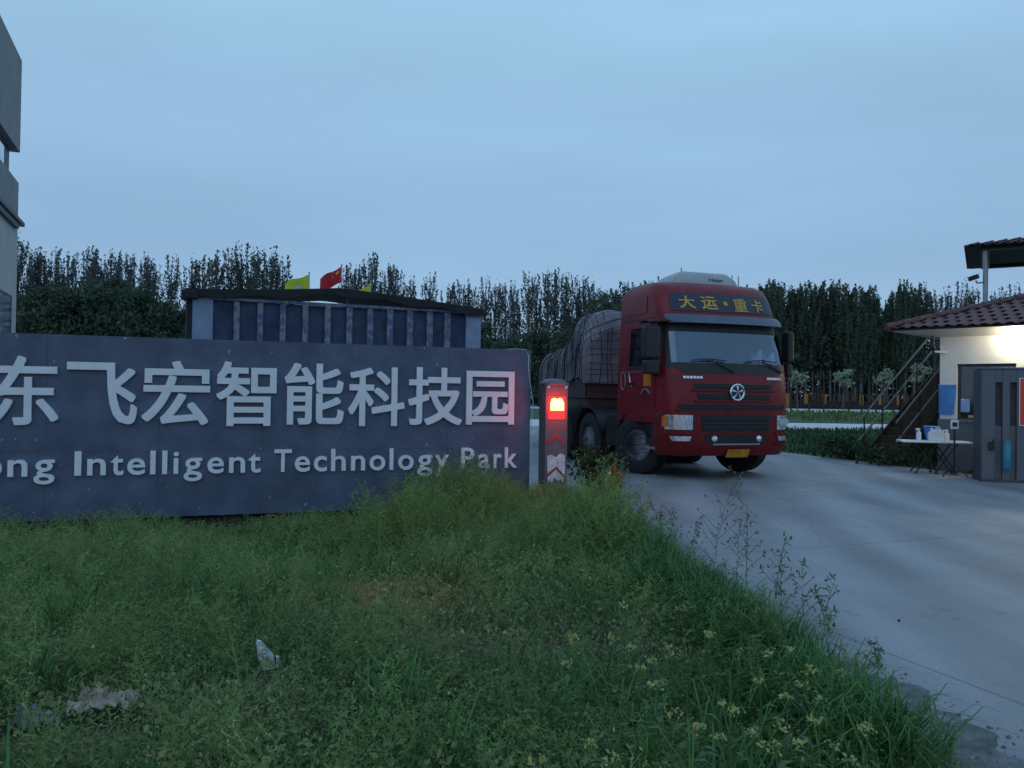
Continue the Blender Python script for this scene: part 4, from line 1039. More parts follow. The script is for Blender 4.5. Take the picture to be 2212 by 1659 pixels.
jc.scale = (.66,) * 3
bc = thing('blue_basin', tpos(2012, .42), R(-14), 'blue plastic basin leaning behind the white canister', 'basin')
MB().lathe([(.12, 0), (.125, .0), (.19, .24), (.205, .40), (.215, .405), (.205, .39), (.18, .24), (.115, .012), (.001, .01)], 'z', (0, 0, 0), 22).build('basin_shell', M['notice'], bc, smooth=50)
MB().lathe([(.203, .385), (.225, .39), (.225, .41), (.205, .412)], 'z', (0, 0, 0), 22).build('basin_rim', M['paper_blue'], bc, smooth=50)
bc.scale = (.68,) * 3
ts = at(2062, 917, 15.0)
sd_ = thing('thermometer_stand', (ts.x, 15.0, 0), R(-20), 'white temperature scanner on a slim black stand before the table', 'scanner')
MB().box(-.068, .068, -.03, .03, ts.z - .085, ts.z + .085).build('scanner_body', M['plastic_w'], sd_, bevel=.02)
MB().box(-.042, .042, -.034, -.031, ts.z - .04, ts.z + .04).build('scanner_screen', M['black'], sd_)
MB().tube([(0, .0, .03), (0, 0, ts.z - .10)], .016, 8).build('stand_pole', M['black'], sd_)
for k in range(3):
    a = R(90 + 120 * k); MB().tube([(0, 0, .25), (.25 * math.cos(a), .25 * math.sin(a), .012)], .012, 6).build('leg', M['black'], sd_)

GP = Frame(Vector((gx(2122, 14.25), 14.25, 0)), R(-17))
gpo = thing('gate_post', GP.loc, R(-17), 'broad grey steel gate pier with two tall recessed slots', 'gate pier')
gz = GP.hit(2160, 798)[1]; zbm = GP.hit(2130, 1040)[1]
xs = [0, GP.hit(2150, 850)[0], GP.hit(2166, 850)[0], GP.hit(2182, 850)[0], GP.hit(2197, 850)[0], GP.hit(2197, 850)[0] + .42]
s0, s1 = GP.hit(2160, 920)[1], GP.hit(2160, 826)[1]
MB().box(xs[0], xs[5], .10, .62, -.05, gz - .02).build('core', M['gate_dark'], gpo)
for a, b in ((xs[0], xs[1]), (xs[2], xs[3]), (xs[4], xs[5])):
    MB().box(a, b, 0, .098, -.05, gz).build('front_plate', M['gate_grey'], gpo, bevel=.006)
for a, b in ((xs[1], xs[2]), (xs[3], xs[4])):
    MB().box(a + .002, b - .002, .004, .098, s1, gz - .003).build('front_plate', M['gate_grey'], gpo, bevel=.004)
    MB().box(a + .002, b - .002, .05, .098, -.05, s0).build('front_plate', M['gate_grey'], gpo, bevel=.004)
MB().box(-.015, xs[5] + .015, -.015, .64, gz + .002, gz + .04).build('cap', M['gate_grey'], gpo, bevel=.008)
MB().box(-.02, xs[5] + .02, -.02, .645, -.12, .05).build('base', M['gate_dark'], gpo, bevel=.01)
pz0, pz1 = GP.hit(2208, 918)[1], GP.hit(2208, 818)[1]
rp_ = thing('red_poster', GP.loc, R(-17), 'tall red framed poster on the right of the grey gate pier', 'poster')
rx = GP.hit(2203, 850)[0]
MB().box(rx, rx + .34, -.012, -.002, pz0, pz1).build('poster_sheet', M['poster_red'], rp_)
MB().box(rx - .012, rx, -.02, -.002, pz0 - .012, pz1 + .012).box(rx, rx + .34, -.02, -.002, pz1, pz1 + .012).box(rx, rx + .34, -.02, -.002, pz0 - .012, pz0).box(rx + .34, rx + .352, -.02, -.002, pz0 - .012, pz1 + .012).build('poster_frame', M['plastic_w'], rp_)
q = GP.hit(2171, 1012, .02); q2 = GP.hit(2171, 953, .02)
cy = thing('blue_cylinder', GP.loc + GP.u * q[0] + GP.v * -.08, 0, 'upright blue cylinder with yellow top fixed on the grey gate pier', 'cylinder')
MB().lathe([(.001, q[1]), (.06, q[1]), (.066, q[1] + .02), (.066, q2[1] - .02), (.05, q2[1])], 'z', (0, 0, 0), 20).build('tube_body', M['cyan'], cy, smooth=45)
MB().lathe([(.05, q2[1] + .001), (.068, q2[1] + .001), (.066, q2[1] + .02), (.001, q2[1] + .026)], 'z', (0, 0, 0), 20).build('top_cap', M['rail'], cy, smooth=45)
q = GP.hit(2141, 962)
lk = thing('gate_lock', GP.loc + GP.u * q[0], R(-17), 'small black lock handle on the grey gate pier', 'lock')
MB().box(-.05, .05, -.03, -.001, q[1] - .09, q[1] + .06).build('lock_case', M['black'], lk, bevel=.012)
MB().tube([(.0, -.03, q[1] + .04), (.03, -.06, q[1] + .09), (.05, -.05, q[1] + .12)], .012, 6).build('lever', M['black'], lk)

# ------------------------------------------------------------------ flags
def flag(px, top, d, w, h, m, droop, label, star=False, patch=False, cut=1.0):
    p = at(px, top, d)
    o = thing('flagpole', (p.x, d, 0), 0, label, 'flag')
    MB().tube([(0, 0, 0), (0, 0, p.z)], [.06, .035], 8).build('pole', M['pole'], o, smooth=60)
    MB().lathe([(.001, p.z - .02), (.06, p.z + .0), (.06, p.z + .05), (.001, p.z + .09)], 'z', (0, 0, 0), 10).build('finial', M['pole'], o)
    def fn(u, v):
        return (-.04 - w * u * .93, .14 * math.sin(u * 6.5 + v) * u ** .5, p.z - .12 - h * (1 - v) - droop * u - .10 * u * u * (1 if v > .5 else .4) + .04 * math.sin(u * 8 + v * 2))
    fl = MB().grid(fn, 16, 8, (0, .01, 0)).build('flag', m, o, smooth=60)
    if star:
        for cu_, cv_, r_ in ((.17, .74, .16), (.34, .90, .05), (.40, .80, .05), (.40, .66, .05), (.34, .56, .05)):
            c_ = Vector(fn(cu_, cv_)); vs = [c_ + Vector((0, -.03, 0))]
            for k in range(10):
                rr = r_ if k % 2 == 0 else r_ * .4; a = R(90 + 36 * k)
                q_ = Vector(fn(cu_ - rr * math.cos(a) / w, cv_ + rr * math.sin(a) / h)); vs.append(q_ + Vector((0, -.03, 0)))
            MB().add(vs, [(0, 1 + k, 1 + (k + 1) % 10) for k in range(10)]).build('star', M['star'], fl)
    if patch:
        vs = [Vector(fn(.42 + .14 * math.cos(a), .42 + .17 * math.sin(a))) + Vector((0, -.03, 0)) for a in t_[:24]]
        MB().add(vs, [tuple(range(24))]).build('emblem_patch', M['ac'], fl)
    return o
flag(668, 590, 50, 1.62, .98, M['flag_y'], .42, 'yellow flag with pale round emblem flying left of the red flag', patch=True)
flag(738, 573, 50, 1.42, .98, M['flag_r'], .62, 'red flag with gold stars flying above the blue trailer', star=True)
flag(801, 608, 50, 1.0, .98, M['flag_y'], .62, 'small yellow flag half hidden right of the red flag')

# ------------------------------------------------------------------ fences, tyres
fY = 104.3
def fx(px): return gx(px, fY)
of = thing('orange_post_fence', (fx(1700), fY, 0), 0, 'long rusty fence with orange posts at the edge of the wood', 'fence')
base = of.location.x
pit = (fx(1940) - fx(1900))
for k in range(-12, 20):
    x_ = fx(1741) + k * pit - base
    MB().box(x_ - .24, x_ + .24, -.06, .06, -.05, 1.95).build('post', M['fence_o'] if k % 4 != 2 else M['fence_d'], of)
    MB().box(x_ + pit / 2 - .09, x_ + pit / 2 + .09, -.03, .03, -.05, 1.9).build('intermediate_post', M['fence_d'], of)
x0, x1 = fx(1741) - 12 * pit - base, fx(1741) + 20 * pit - base
for z_ in (.35, 1.0, 1.9): MB().box(x0, x1, -.03, .03, z_ - .05, z_ + .05).build('rail', M['fence_d'], of)
MB().box(x0, x1, .9, 1.2, -.05, 1.0).build('earth_bank', M['fence_d'], of)
ty = MB().lathe([(.20, -.11), (.25, -.14), (.44, -.14), (.50, -.08), (.50, .08), (.44, .14), (.25, .14), (.20, .11)], 'y', (0, 0, 0), 14).build('half_buried_tyre', M['rubber'], smooth=50)
tag(ty, 'first black half buried tyre from the truck along the orange fence foot', 'tyre', 'tyres along the orange fence')
ty.location = (fx(1712), fY - .7, .12)
for k in range(1, 30):
    c = ty.copy(); C.objects.link(c); c.location = (fx(1712 + 13.2 * k), fY - .7 + random.uniform(-.1, .1), .12 + random.uniform(-.08, .08)); c.rotation_euler = (0, 0, random.uniform(-.5, .5)); c['label'] = '%s black half buried tyre from the truck along the orange fence foot' % ORD[k]
wf = thing('wire_fence', (gx(1745, 74), 74, 0), 0, 'thin dark wire fence with slender posts before the white road', 'fence')
for px in (1705, 1745, 1783, 1830, 1862, 1893, 1926, 1960, 1998, 2040, 2080, 2120, 2160):
    x_ = gx(px + random.uniform(-4, 4), 74) - wf.location.x
    MB().box(x_ - .07, x_ + .07, -.05, .05, 0, 2.1).build('post', M['fence_d'], wf)
for z_ in (.7, 1.4, 2.0): MB().box(gx(1690, 74) - wf.location.x, gx(2170, 74) - wf.location.x, -.008, .008, z_, z_ + .016).build('wire', M['fence_d'], wf)

# ------------------------------------------------------------------ trees
def leaf_quads(P, size, jitter=.35, up=0.0):
    """one small bent-free leaf clump face at each point"""
    n = len(P)
    a = rng.normal(size=(n, 3)); a[:, 2] *= (1 - up); a /= np.linalg.norm(a, axis=1, keepdims=True)
    b = np.cross(a, rng.normal(size=(n, 3))); b /= np.linalg.norm(b, axis=1, keepdims=True)
    s = size * (1 + jitter * rng.normal(size=(n, 1))).clip(.4, 1.8)
    if up:
        a = a * .45; a[:, 2] += up; a /= np.linalg.norm(a, axis=1, keepdims=True)
        b = np.cross(a, rng.normal(size=(n, 3))); b /= np.linalg.norm(b, axis=1, keepdims=True)
    V = np.stack([P - a * s * 1.0, P + b * s * .55, P + a * s * 1.1, P - b * s * .55], 1).reshape(-1, 3)
    Fq = np.arange(4 * n).reshape(n, 4)
    return V, Fq
def poplar(name, h, width, nlimb, leafn, leaf, base, mleaf):
    """upright limbs sheathed in leaves, gaps between them"""
    root = thing(name, (0, 0, 0), 0, None, None)
    tk = MB(); pts = [(0, 0, -.3)]
    x = y = 0
    for k in range(1, 9):
        x += random.uniform(-.06, .06); y += random.uniform(-.06, .06); pts.append((x, y, h * .96 * k / 8))
    tk.tube(pts, [.26 * (1 - .92 * k / 8) * h / 20 + .02 for k in range(9)], 6)
    P = []
    for i in range(nlimb):
        f = base + (1 - base) * (i + random.random()) / nlimb * .93
        z0 = h * f * .88; a = random.uniform(0, 2 * math.pi)
        spread = width * (.35 + .65 * math.sin(math.pi * min(1, max(0.04, (f - base) / (1 - base))) ** .75)) * random.uniform(.55, 1.1)
        ln = h * random.uniform(.13, .26) * (1.15 - .45 * f)
        p0 = np.array([0, 0, z0]); p1 = np.array([spread * math.cos(a), spread * math.sin(a), z0 + ln * .55]); p2 = p1 + np.array([spread * .18 * math.cos(a), spread * .18 * math.sin(a), ln * .75])
        tk.tube([p0, p1, p2], [.06, .035, .012], 4, False)
        n = leafn
        t = rng.random((n, 1)) ** .75
        Q = np.where(t < .5, p0 + (p1 - p0) * t * 2, p1 + (p2 - p1) * (t - .5) * 2)
        rad = (.32 - .25 * t) * (h / 20)
        Q = Q + rng.normal(size=(n, 3)) * rad * np.array([1, 1, .9])
        P.append(Q)
    tops = np.array([[0, 0, h * .95]]) + rng.normal(size=(leafn, 3)) * np.array([.14, .14, h * .035])
    P.append(tops)
    P = np.concatenate(P)
    tk.build('trunk', M['bark'] , root, smooth=60)
    V, Fq = leaf_quads(P, leaf, up=.55)
    np_mesh('crown', V, Fq, mleaf, root)
    return root
def bushy(name, h, rx, ry, n, leaf, mleaf, low=.06, lobes=22):
    root = thing(name, (0, 0, 0), 0, None, None)
    tk = MB().tube([(0, 0, -.3), (.1, 0, h * .3), (.0, .1, h * .6)], [.22, .17, .06], 6)
    P = []
    for i in range(lobes):
        f = random.random()
        c = np.array([random.uniform(-1, 1) * rx * (1 - .45 * f), random.uniform(-1, 1) * ry * (1 - .45 * f), h * (low + .14 + (.80 - low) * f)])
        r = np.array([rx * .40, ry * .40, h * .15]) * random.uniform(.6, 1.15)
        d = rng.normal(size=(n // lobes, 3)); d /= np.linalg.norm(d, axis=1, keepdims=True)
        P.append(c + d * r * (rng.random((n // lobes, 1)) ** .4))
        tk.tube([(0, 0, h * .22), tuple(c)], [.07, .02], 4, False)
    P = np.concatenate(P); P[:, 2] = np.maximum(P[:, 2], h * low)
    tk.build('trunk', M['bark_d'], root, smooth=60)
    V, Fq = leaf_quads(P, leaf)
    np_mesh('crown', V, Fq, mleaf, root)
    return root
protoP = [poplar('poplar_tree', 20, w, nl, 50, .145, bs_, M['leaf_p']) for w, nl, bs_ in ((1.5, 46, .22), (1.9, 56, .20), (1.2, 40, .25), (1.7, 52, .20), (1.4, 50, .18))]
protoD = [poplar('poplar_tree', 20, w, nl, 95, .15, .17, M['leaf_d']) for w, nl in ((1.8, 74), (1.5, 66), (2.0, 78))]
protoB = [bushy('broadleaf_tree', 12, rx, rx, 6500, .22, M['leaf_d']) for rx in (4.2, 3.6, 4.8)]
used = set()
def place(protos, i, px, topy, d, hproto, label, cat, group, wscale=1.0):
    p = protos[i % len(protos)]
    o = p if id(p) not in used else copy_tree(p)
    used.add(id(p))
    top = at(px, topy, d); s = (top.z + .02) / (hproto * 1.02)
    o.location = (top.x, d, -.02); o.scale = (s * wscale, s * wscale, s); o.rotation_euler = (0, 0, random.uniform(0, 6.28))
    tag(o, label, cat, group); return o
LEFT = [(42, 512), (66, 535), (84, 536), (98, 545), (122, 543), (148, 543), (190, 528), (206, 545), (228, 552), (247, 548), (262, 548), (290, 545), (322, 545), (330, 560), (372, 556), (416, 556), (440, 549)]
for i, (px, ty_) in enumerate(LEFT):
    place(protoP, i, px, ty_, random.uniform(112, 124), 20, '%s poplar from the left on the skyline between office building and blue trailer' % ORD[i], 'tree', 'poplars on the left skyline', 1.05)
MID = [(468, 540), (500, 538), (522, 531), (546, 545), (570, 536), (590, 534), (612, 556)]
for i, (px, ty_) in enumerate(MID):
    place(protoP, i + 2, px, ty_, random.uniform(108, 118), 20, '%s poplar from the left in the tall clump left of the yellow flag' % ORD[i], 'tree', 'poplars above the blue trailer', 1.1)
MID2 = [(752, 570), (768, 572), (798, 550), (812, 556), (842, 566), (858, 574), (886, 596), (930, 590)]
for i, (px, ty_) in enumerate(MID2):
    place(protoP, i + 1, px, ty_, random.uniform(110, 120), 20, '%s poplar from the left between the red flag and the trailer roof end' % ORD[i], 'tree', 'poplars right of the red flag', 1.0)
MID3 = [(968, 614), (992, 606), (1014, 605), (1034, 622), (1050, 604), (1072, 612), (1092, 608), (1112, 606), (1142, 588), (1160, 600), (1185, 584), (1200, 580), (1222, 588), (1246, 596), (1262, 604), (1281, 606), (1296, 622)]
for i, (px, ty_) in enumerate(MID3):
    place(protoP, i, px, ty_, random.uniform(104, 116), 20, '%s poplar from the left on the skyline between blue trailer and red cab' % ORD[i], 'tree', 'poplars left of the red cab', 1.0)
for i, (px, ty_) in enumerate(((1312, 628), (1330, 626), (1348, 612), (1366, 618), (1385, 612), (1402, 610), (1424, 606))):
    place(protoD, i, px, ty_, random.uniform(106, 112), 20, '%s dark poplar from the left just above the cab roof' % ORD[i], 'tree', 'dark poplars behind the cab', 1.15)
RIGHT = [(1604, 622), (1620, 628), (1640, 618), (1656, 613), (1672, 606), (1690, 614), (1706, 620), (1724, 624), (1742, 614), (1760, 612), (1778, 610), (1795, 608), (1812, 620), (1830, 616), (1848, 625), (1862, 620), (1880, 618), (1896, 640)]
for i, (px, ty_) in enumerate(RIGHT):
    place(protoD, i, px, ty_ - 2, random.uniform(108, 114), 20, '%s poplar from the left in the dense wood between truck and guard house' % ORD[i], 'tree', 'dense wood behind the orange fence', 1.2)
RIGHT2 = [(1915, 655), (1930, 630), (1944, 606), (1956, 612), (1976, 622), (1998, 612), (2020, 628), (2042, 620), (2056, 632), (2078, 612), (2092, 632), (2112, 620), (2140, 630), (2160, 624), (2192, 618), (2215, 622)]
for i, (px, ty_) in enumerate(RIGHT2):
    place(protoD if i < 6 else protoP, i, px, ty_, random.uniform(106, 116), 20, '%s poplar from the left standing above the guard house roof' % ORD[i], 'tree', 'poplars above the guard house', 1.0)
k = 0
for px, ty_ in ((58, 610), (95, 632), (130, 622), (165, 628), (200, 612), (240, 604), (282, 600), (322, 620), (352, 640), (384, 668), (415, 690)):
    place(protoB, k, px, ty_, random.uniform(90, 98), 12, '%s dark round tree from the left below the left poplars' % ORD[k], 'tree', 'dark broadleaf trees on the left', 1.0); k += 1
k = 0
for px, ty_ in ((1015, 700), (1055, 735), (1090, 722), (1130, 718), (1165, 712), (1200, 705), (1245, 690), (1290, 668), (1330, 640)):
    place(protoB, k, px, ty_, random.uniform(92, 100), 12, '%s dark low tree from the left behind the tarpaulin load' % ORD[k], 'tree', 'dark broadleaf trees in the middle', 1.0); k += 1
# understorey that reads as one mass behind the fence
P = []
n = 46000
xx = rng.uniform(gx(1250, 118), gx(2330, 118), n); zz = rng.random(n) * (9.6 + 1.3 * np.sin(xx * .6) + .9 * np.sin(xx * 1.7)) + .1
yy = 112 + rng.uniform(-2.5, 8, n) + np.where(zz < 3.4, 6, 0)
V, Fq = leaf_quads(np.stack([xx, yy, zz], 1), .30)
us = np_mesh('understorey', V, Fq, M['leaf_d']); tag(us, 'dark green understorey filling the wood behind the orange fence', 'thicket', kind='stuff')
n = 9000
xx = rng.uniform(gx(-60, 118), gx(1300, 118), n); zz = rng.random(n) * (5.5 + 1.2 * np.sin(xx * .5)) + .2
yy = 106 + rng.uniform(-2, 6, n)
V, Fq = leaf_quads(np.stack([xx, yy, zz], 1), .42)
us = np_mesh('hedge', V, Fq, M['leaf_d']); tag(us, 'low dark hedge line far behind the sign wall', 'hedge', kind='stuff')
tkm = MB().tube([(0, 0, -.2), (.05, 0, 2.2), (0, .05, 5.0)], [.09, .07, .05], 5)
tk0 = None
for i in range(40):
    px = 1700 + i * 9.2 + random.uniform(-4, 4); d = random.uniform(105.5, 110)
    if tk0 is None: tk0 = tkm.build('young_trunk', M['bark'], smooth=60); o = tk0
    else: o = tk0.copy(); C.objects.link(o)
    o.location = (gx(px, d), d, 0); o.rotation_euler = (random.uniform(-.03, .03), random.uniform(-.03, .03), random.uniform(0, 6)); o.scale = (random.uniform(.7, 1.4),) * 2 + (1,)
    tag(o, '%s thin pale trunk from the truck at the shaded foot of the wood' % ORD[i], 'trunk', 'trunks at the edge of the wood')
for i, (px, py, r_, lab) in enumerate(((1722, 816, .65, 'pale blossoming sapling nearest the red cab'), (1821, 818, .8, 'fullest pale blossoming sapling before the wood'), (1908, 814, .65, 'pale sapling with leaning top before the wood'), (1990, 805, .6, 'faint pale sapling behind the stair handrail'))):
    d = 68; p = at(px, py, d)
    o = thing('sapling', (p.x, d, .02), 0, lab, 'sapling', 'pale saplings before the wood')
    tk = MB().tube([(0, 0, -.1), (.06, 0, p.z * .5), (0, .03, p.z + .3)], [.05, .04, .02], 6)
    P = []
    for q_ in range(13):
        a = random.uniform(0, 6.28); b = np.array([math.cos(a) * r_ * random.uniform(.3, 1.15), math.sin(a) * r_ * .9, p.z + random.uniform(-.6, .6)])
        tk.tube([(0, 0, p.z - .7), tuple(b)], [.02, .008], 4, False)
        P.append(b + rng.normal(size=(20, 3)) * np.array([.17, .17, .13]))
    tk.build('trunk', M['bark'], o, smooth=60)
    V, Fq = leaf_quads(np.concatenate(P), .13); np_mesh('crown', V, Fq, M['leaf_w'], o)

# ------------------------------------------------------------------ grass and weeds
def blades(pos, h, w, lean, name, m, tint, label, cat):
    n = len(pos)
    a = rng.uniform(0, 2 * np.pi, n); d = np.stack([np.cos(a), np.sin(a), 0 * a], 1); s = np.stack([-np.sin(a), np.cos(a), 0 * a], 1)
    L = lean[:, None] * h[:, None]
    up = np.array([0, 0, 1.0])
    p0 = pos; p1 = pos + d * L * .22 + up * h[:, None] * .5; p2 = pos + d * L * .60 + up * h[:, None] * .85; p3 = pos + d * L * 1.05 + up * h[:, None] * (1.0 - .25 * lean[:, None])
    W = w[:, None]
    V = np.stack([p0 - s*W*.4, p0 + s*W*.4, p1 - s*W*.5, p1 + s*W*.5, p2 - s*W*.32, p2 + s*W*.32, p3 - s*W*.03, p3 + s*W*.03], 1).reshape(-1, 3)
    b = np.arange(n)[:, None] * 8
    Fq = np.concatenate([b + np.array([[0, 1, 3, 2]]), b + np.array([[2, 3, 5, 4]]), b + np.array([[4, 5, 7, 6]])], 1).reshape(-1, 4)
    o = np_mesh(name, V, Fq, m, None, np.repeat(tint, 8, 0)); tag(o, label, cat, kind='stuff'); return o
def noise2(x, y, s, seed=0):
    r = np.random.default_rng(seed); v = 0
    for k in range(5):
        a = r.uniform(0, 6.28); f = s * (1.6 ** k); v = v + np.sin((x * np.cos(a) + y * np.sin(a)) * f + r.uniform(0, 6)) / 1.5 ** k
    return v / 2.6
CLEAR = [(on_ground(578, 1464), .09), (on_ground(236, 1606), .14), (on_ground(68, 1630), .09)]
def scatter(n, x0, x1, y0, y1, near=0.0):
    """denser towards the viewer, on the verge only"""
    y = y0 + (y1 - y0) * rng.random(n) ** (1 + near); x = rng.uniform(x0, x1, n)
    k = (np.abs(x) < .70 * y + 1.0) & (x < edge_x(y) - .02 + .10 * noise2(x, y, 3, 4)) & (behind_wall(x, y) < -.06)
    for c_, r_ in CLEAR:
        k &= ~((np.abs(x - c_.x) < r_) & (y < c_.y + .03) & (y > c_.y - .34)) | (rng.random(len(x)) < .16)
    return x[k], y[k]
def tall_zone(x, y):
    a = np.clip((x + 1.9) / 1.2, 0, 1) * np.clip((y - 6.4) / 1.6, 0, 1)
    b = np.clip((x - .9) / .6, 0, 1) * np.clip((y - 5.2) / 1.5, 0, 1) * .35
    return np.maximum(a, b)
def bare(x, y):
    return np.exp(-(((x - .1) / 1.0) ** 2 + ((y - 4.55) / .42) ** 2)) * .9 + np.exp(-(((x + 1.2) / .8) ** 2 + ((y - 3.5) / .35) ** 2)) * .6
# short undergrowth
x, y = scatter(150000, -9, 2.1, 2.3, 11.4, .35)
keep = rng.random(len(x)) > bare(x, y) * .55
x, y = x[keep], y[keep]; n = len(x)
hh = (.055 + .075 * rng.random(n)) * (1 + .45 * noise2(x, y, 1.7, 1)) * (1 - .5 * bare(x, y)) * (1 + .9 * tall_zone(x, y))
tv = .75 + .30 * noise2(x, y, 1.2, 2) + .35 * rng.random(n)
dry = (noise2(x, y, 1.1, 9) > .62) | (bare(x, y) > .5)
tint = np.stack([tv * np.where(dry & (rng.random(n) < .5), 1.9, 1.0), tv * np.where(dry, .95, 1.0), tv * np.where(dry, 1.2, 1.0)], 1)
blades(np.stack([x, y, vz(x, y) - .01], 1), hh.clip(.04, .6), .003 + .003 * rng.random(n) + .0005 * y, .5 + 1.1 * rng.random(n), 'undergrowth', M['grass'], tint, 'short mixed green undergrowth covering the verge before the sign wall', 'undergrowth')
# coarse grass tufts along the drive
tx, ty2 = [], []
for k in range(230):
    yy = 3.0 + 7.2 * rng.random() ** 1.0; xx = edge_x(yy) - .10 - abs(rng.normal()) * .20
    m_ = 34; tx.append(xx + rng.normal(size=m_) * .055); ty2.append(yy + rng.normal(size=m_) * .055)
for k in range(60):
    yy = 2.4 + 5.5 * rng.random(); xx = rng.uniform(-.7 * yy, 1.4)
    if any(abs(xx - c_.x) < r_ + .1 and -.5 < yy - c_.y < .15 for c_, r_ in CLEAR): continue
    m_ = 22; tx.append(xx + rng.normal(size=m_) * .05); ty2.append(yy + rng.normal(size=m_) * .05)
x = np.concatenate(tx); y = np.concatenate(ty2); n = len(x)
tv = .55 + .45 * rng.random(n)
blades(np.stack([x, y, vz(x, y) - .01], 1), .17 + .20 * rng.random(n), .006 + .005 * rng.random(n), .3 + .9 * rng.random(n), 'coarse_grass', M['grass'], np.stack([tv * .8, tv, tv * .9], 1), 'coarse dark grass tufts along the edge of the concrete drive', 'grass')
# small-leaved herbs that make up most of the cover
x, y = scatter(120000, -9, 2.1, 2.3, 11.4, .25); n = len(x)
pt = noise2(x, y, 1.3, 21); hz0 = (.02 + .10 * rng.random(n)) * (1 + .5 * pt) * (1 - .5 * bare(x, y))
V, Fq = leaf_quads(np.stack([x, y, vz(x, y) + hz0.clip(.01, .2)], 1), .0125, .4)
tv = .75 + .35 * rng.random(n) + .25 * noise2(x, y, 2.1, 22); brn = np.clip(noise2(x, y, .9, 23) - .25, 0, 1) * 1.3 + np.exp(-(((x + .75) / .6) ** 2 + ((y - 5.2) / .7) ** 2)) * .9 + bare(x, y) * .5
tint = np.stack([tv * (1 + 1.1 * brn), tv * (1 + .05 * brn), tv * (1.0 + .55 * brn)], 1)
o = np_mesh('herbs', V, Fq, M['weed'], None, np.repeat(tint, 4, 0)); tag(o, 'small-leaved green and brownish herbs carpeting the verge', 'herbs', kind='stuff')
# pale specks of seed and blossom
x, y = scatter(2600, -9, 2.1, 2.6, 11.3, .0); n = len(x)
V, Fq = leaf_quads(np.stack([x, y, vz(x, y) + .08 + .18 * rng.random(n)], 1), .009, .5)
o = np_mesh('blossom_specks', V, Fq, M['flower']); tag(o, 'tiny pale blossoms and seed heads scattered through the verge', 'blossom', kind='stuff')
# feathery weeds: stem, side twigs, tiny leaflets and seed heads
def weed_template(h, nb, leafy, head):
    V, Fc = [], []
    def strip(a, b, w):
        a, b = np.array(a), np.array(b); d = b - a; s = np.cross(d, rng.normal(size=3)); s = s / (np.linalg.norm(s) + 1e-9) * w / 2
        o = len(V); V.extend([a - s, a + s, b + s * .5, b - s * .5]); Fc.append((o, o+1, o+2, o+3))
    p = np.array([0, 0, 0.0]); lean = rng.normal(size=2) * .06
    segs = 4; pts = [p]
    for k in range(segs):
        p = p + np.array([lean[0] * h / segs * (1 + k), lean[1] * h / segs * (1 + k), h / segs]); pts.append(p); strip(pts[-2], p, .007)
    for i in range(nb):
        t = .15 + .85 * (i + rng.random()) / nb; k = min(segs - 1, int(t * segs)); q = pts[k] + (pts[k+1] - pts[k]) * (t * segs - k)
        a = rng.uniform(0, 6.28); ln = h * (.10 + .20 * (1 - t)) * rng.uniform(.7, 1.3)
        e_ = q + np.array([math.cos(a) * ln * .75, math.sin(a) * ln * .75, ln * .75]); strip(q, e_, .005)
        for j in range(leafy):
            f = rng.random(); c = q + (e_ - q) * f; dd = rng.normal(size=3) * np.array([1, 1, .7]); dd /= np.linalg.norm(dd)
            strip(c, c + dd * rng.uniform(.02, .055), .010)
        if head:
            for j in range(2): dd = rng.normal(size=3); strip(e_ + dd * .004, e_ + dd * .012 + np.array([0, 0, .012]), .016)
    return np.array(V), np.array(Fc)
WT = [weed_template(1.0, 13, 5, True) for _ in range(9)]
def weeds(x, y, h, name, m, tints, label):
    VV, FF, TT = [], [], []; o = 0
    z = vz(x, y) - .02; which = rng.integers(0, len(WT), len(x)); ang = rng.uniform(0, 6.28, len(x))
    for k, (V, Fc) in enumerate(WT):
        idx = np.where(which == k)[0]
        if len(idx) == 0: continue
        c, s = np.cos(ang[idx])[:, None], np.sin(ang[idx])[:, None]; H = h[idx][:, None]; hs = np.sqrt(H) * 1.0
        X = (V[None, :, 0] * c - V[None, :, 1] * s) * hs + x[idx][:, None]; Y = (V[None, :, 0] * s + V[None, :, 1] * c) * hs + y[idx][:, None]; Z = V[None, :, 2] * H + z[idx][:, None]
        P = np.stack([X, Y, Z], 2).reshape(-1, 3); nV = len(V)
        Fk = (np.arange(len(idx))[:, None, None] * nV + Fc[None]).reshape(-1, 4) + o
        VV.append(P); FF.append(Fk); TT.append(np.repeat(tints[idx], nV, 0)); o += len(P)
    ob_ = np_mesh(name, np.concatenate(VV), np.concatenate(FF), m, None, np.concatenate(TT)); tag(ob_, label, 'weeds', kind='stuff')
x, y = scatter(8500, -9, 2.1, 2.6, 11.5, .0)
k = rng.random(len(x)) > bare(x, y) * .9; x, y = x[k], y[k]; n = len(x)
h = (.14 + .20 * rng.random(n)) * (1 + .55 * noise2(x, y, 1.4, 3))
tv = .75 + .5 * rng.random(n); br = np.exp(-(((x + .75) / .55) ** 2 + ((y - 5.4) / .7) ** 2)) + .25 * (rng.random(n) < .12)
tv = tv * (.75 + .5 * (noise2(x, y, .8, 31) + 1) / 2)
tint = np.stack([tv * (1 + 1.6 * br), tv * (1 + .1 * br), tv * (1.0 + .3 * br)], 1)
weeds(x, y, h.clip(.07, .55), 'low_weeds', M['weed'], tint, 'feathery knee-high weeds spread over the verge')
x, y = scatter(6500, -2.2, 1.7, 6.2, 11.4, .0)
k = rng.random(len(x)) < tall_zone(x, y) ** 1.2 * np.clip(.55 + .75 * noise2(x, y, 2.6, 41), .12, 1); x, y = x[k], y[k]; n = len(x)
h = (.20 + .26 * rng.random(n) + .38 * rng.random(n) ** 4) * (1 + .55 * noise2(x, y, 2.6, 41)); h = h * (1 - .52 * np.clip((x + .15) / .35, 0, 1) * np.clip((y - 8.2) / 1.0, 0, 1)); tv = .8 + .45 * rng.random(n)
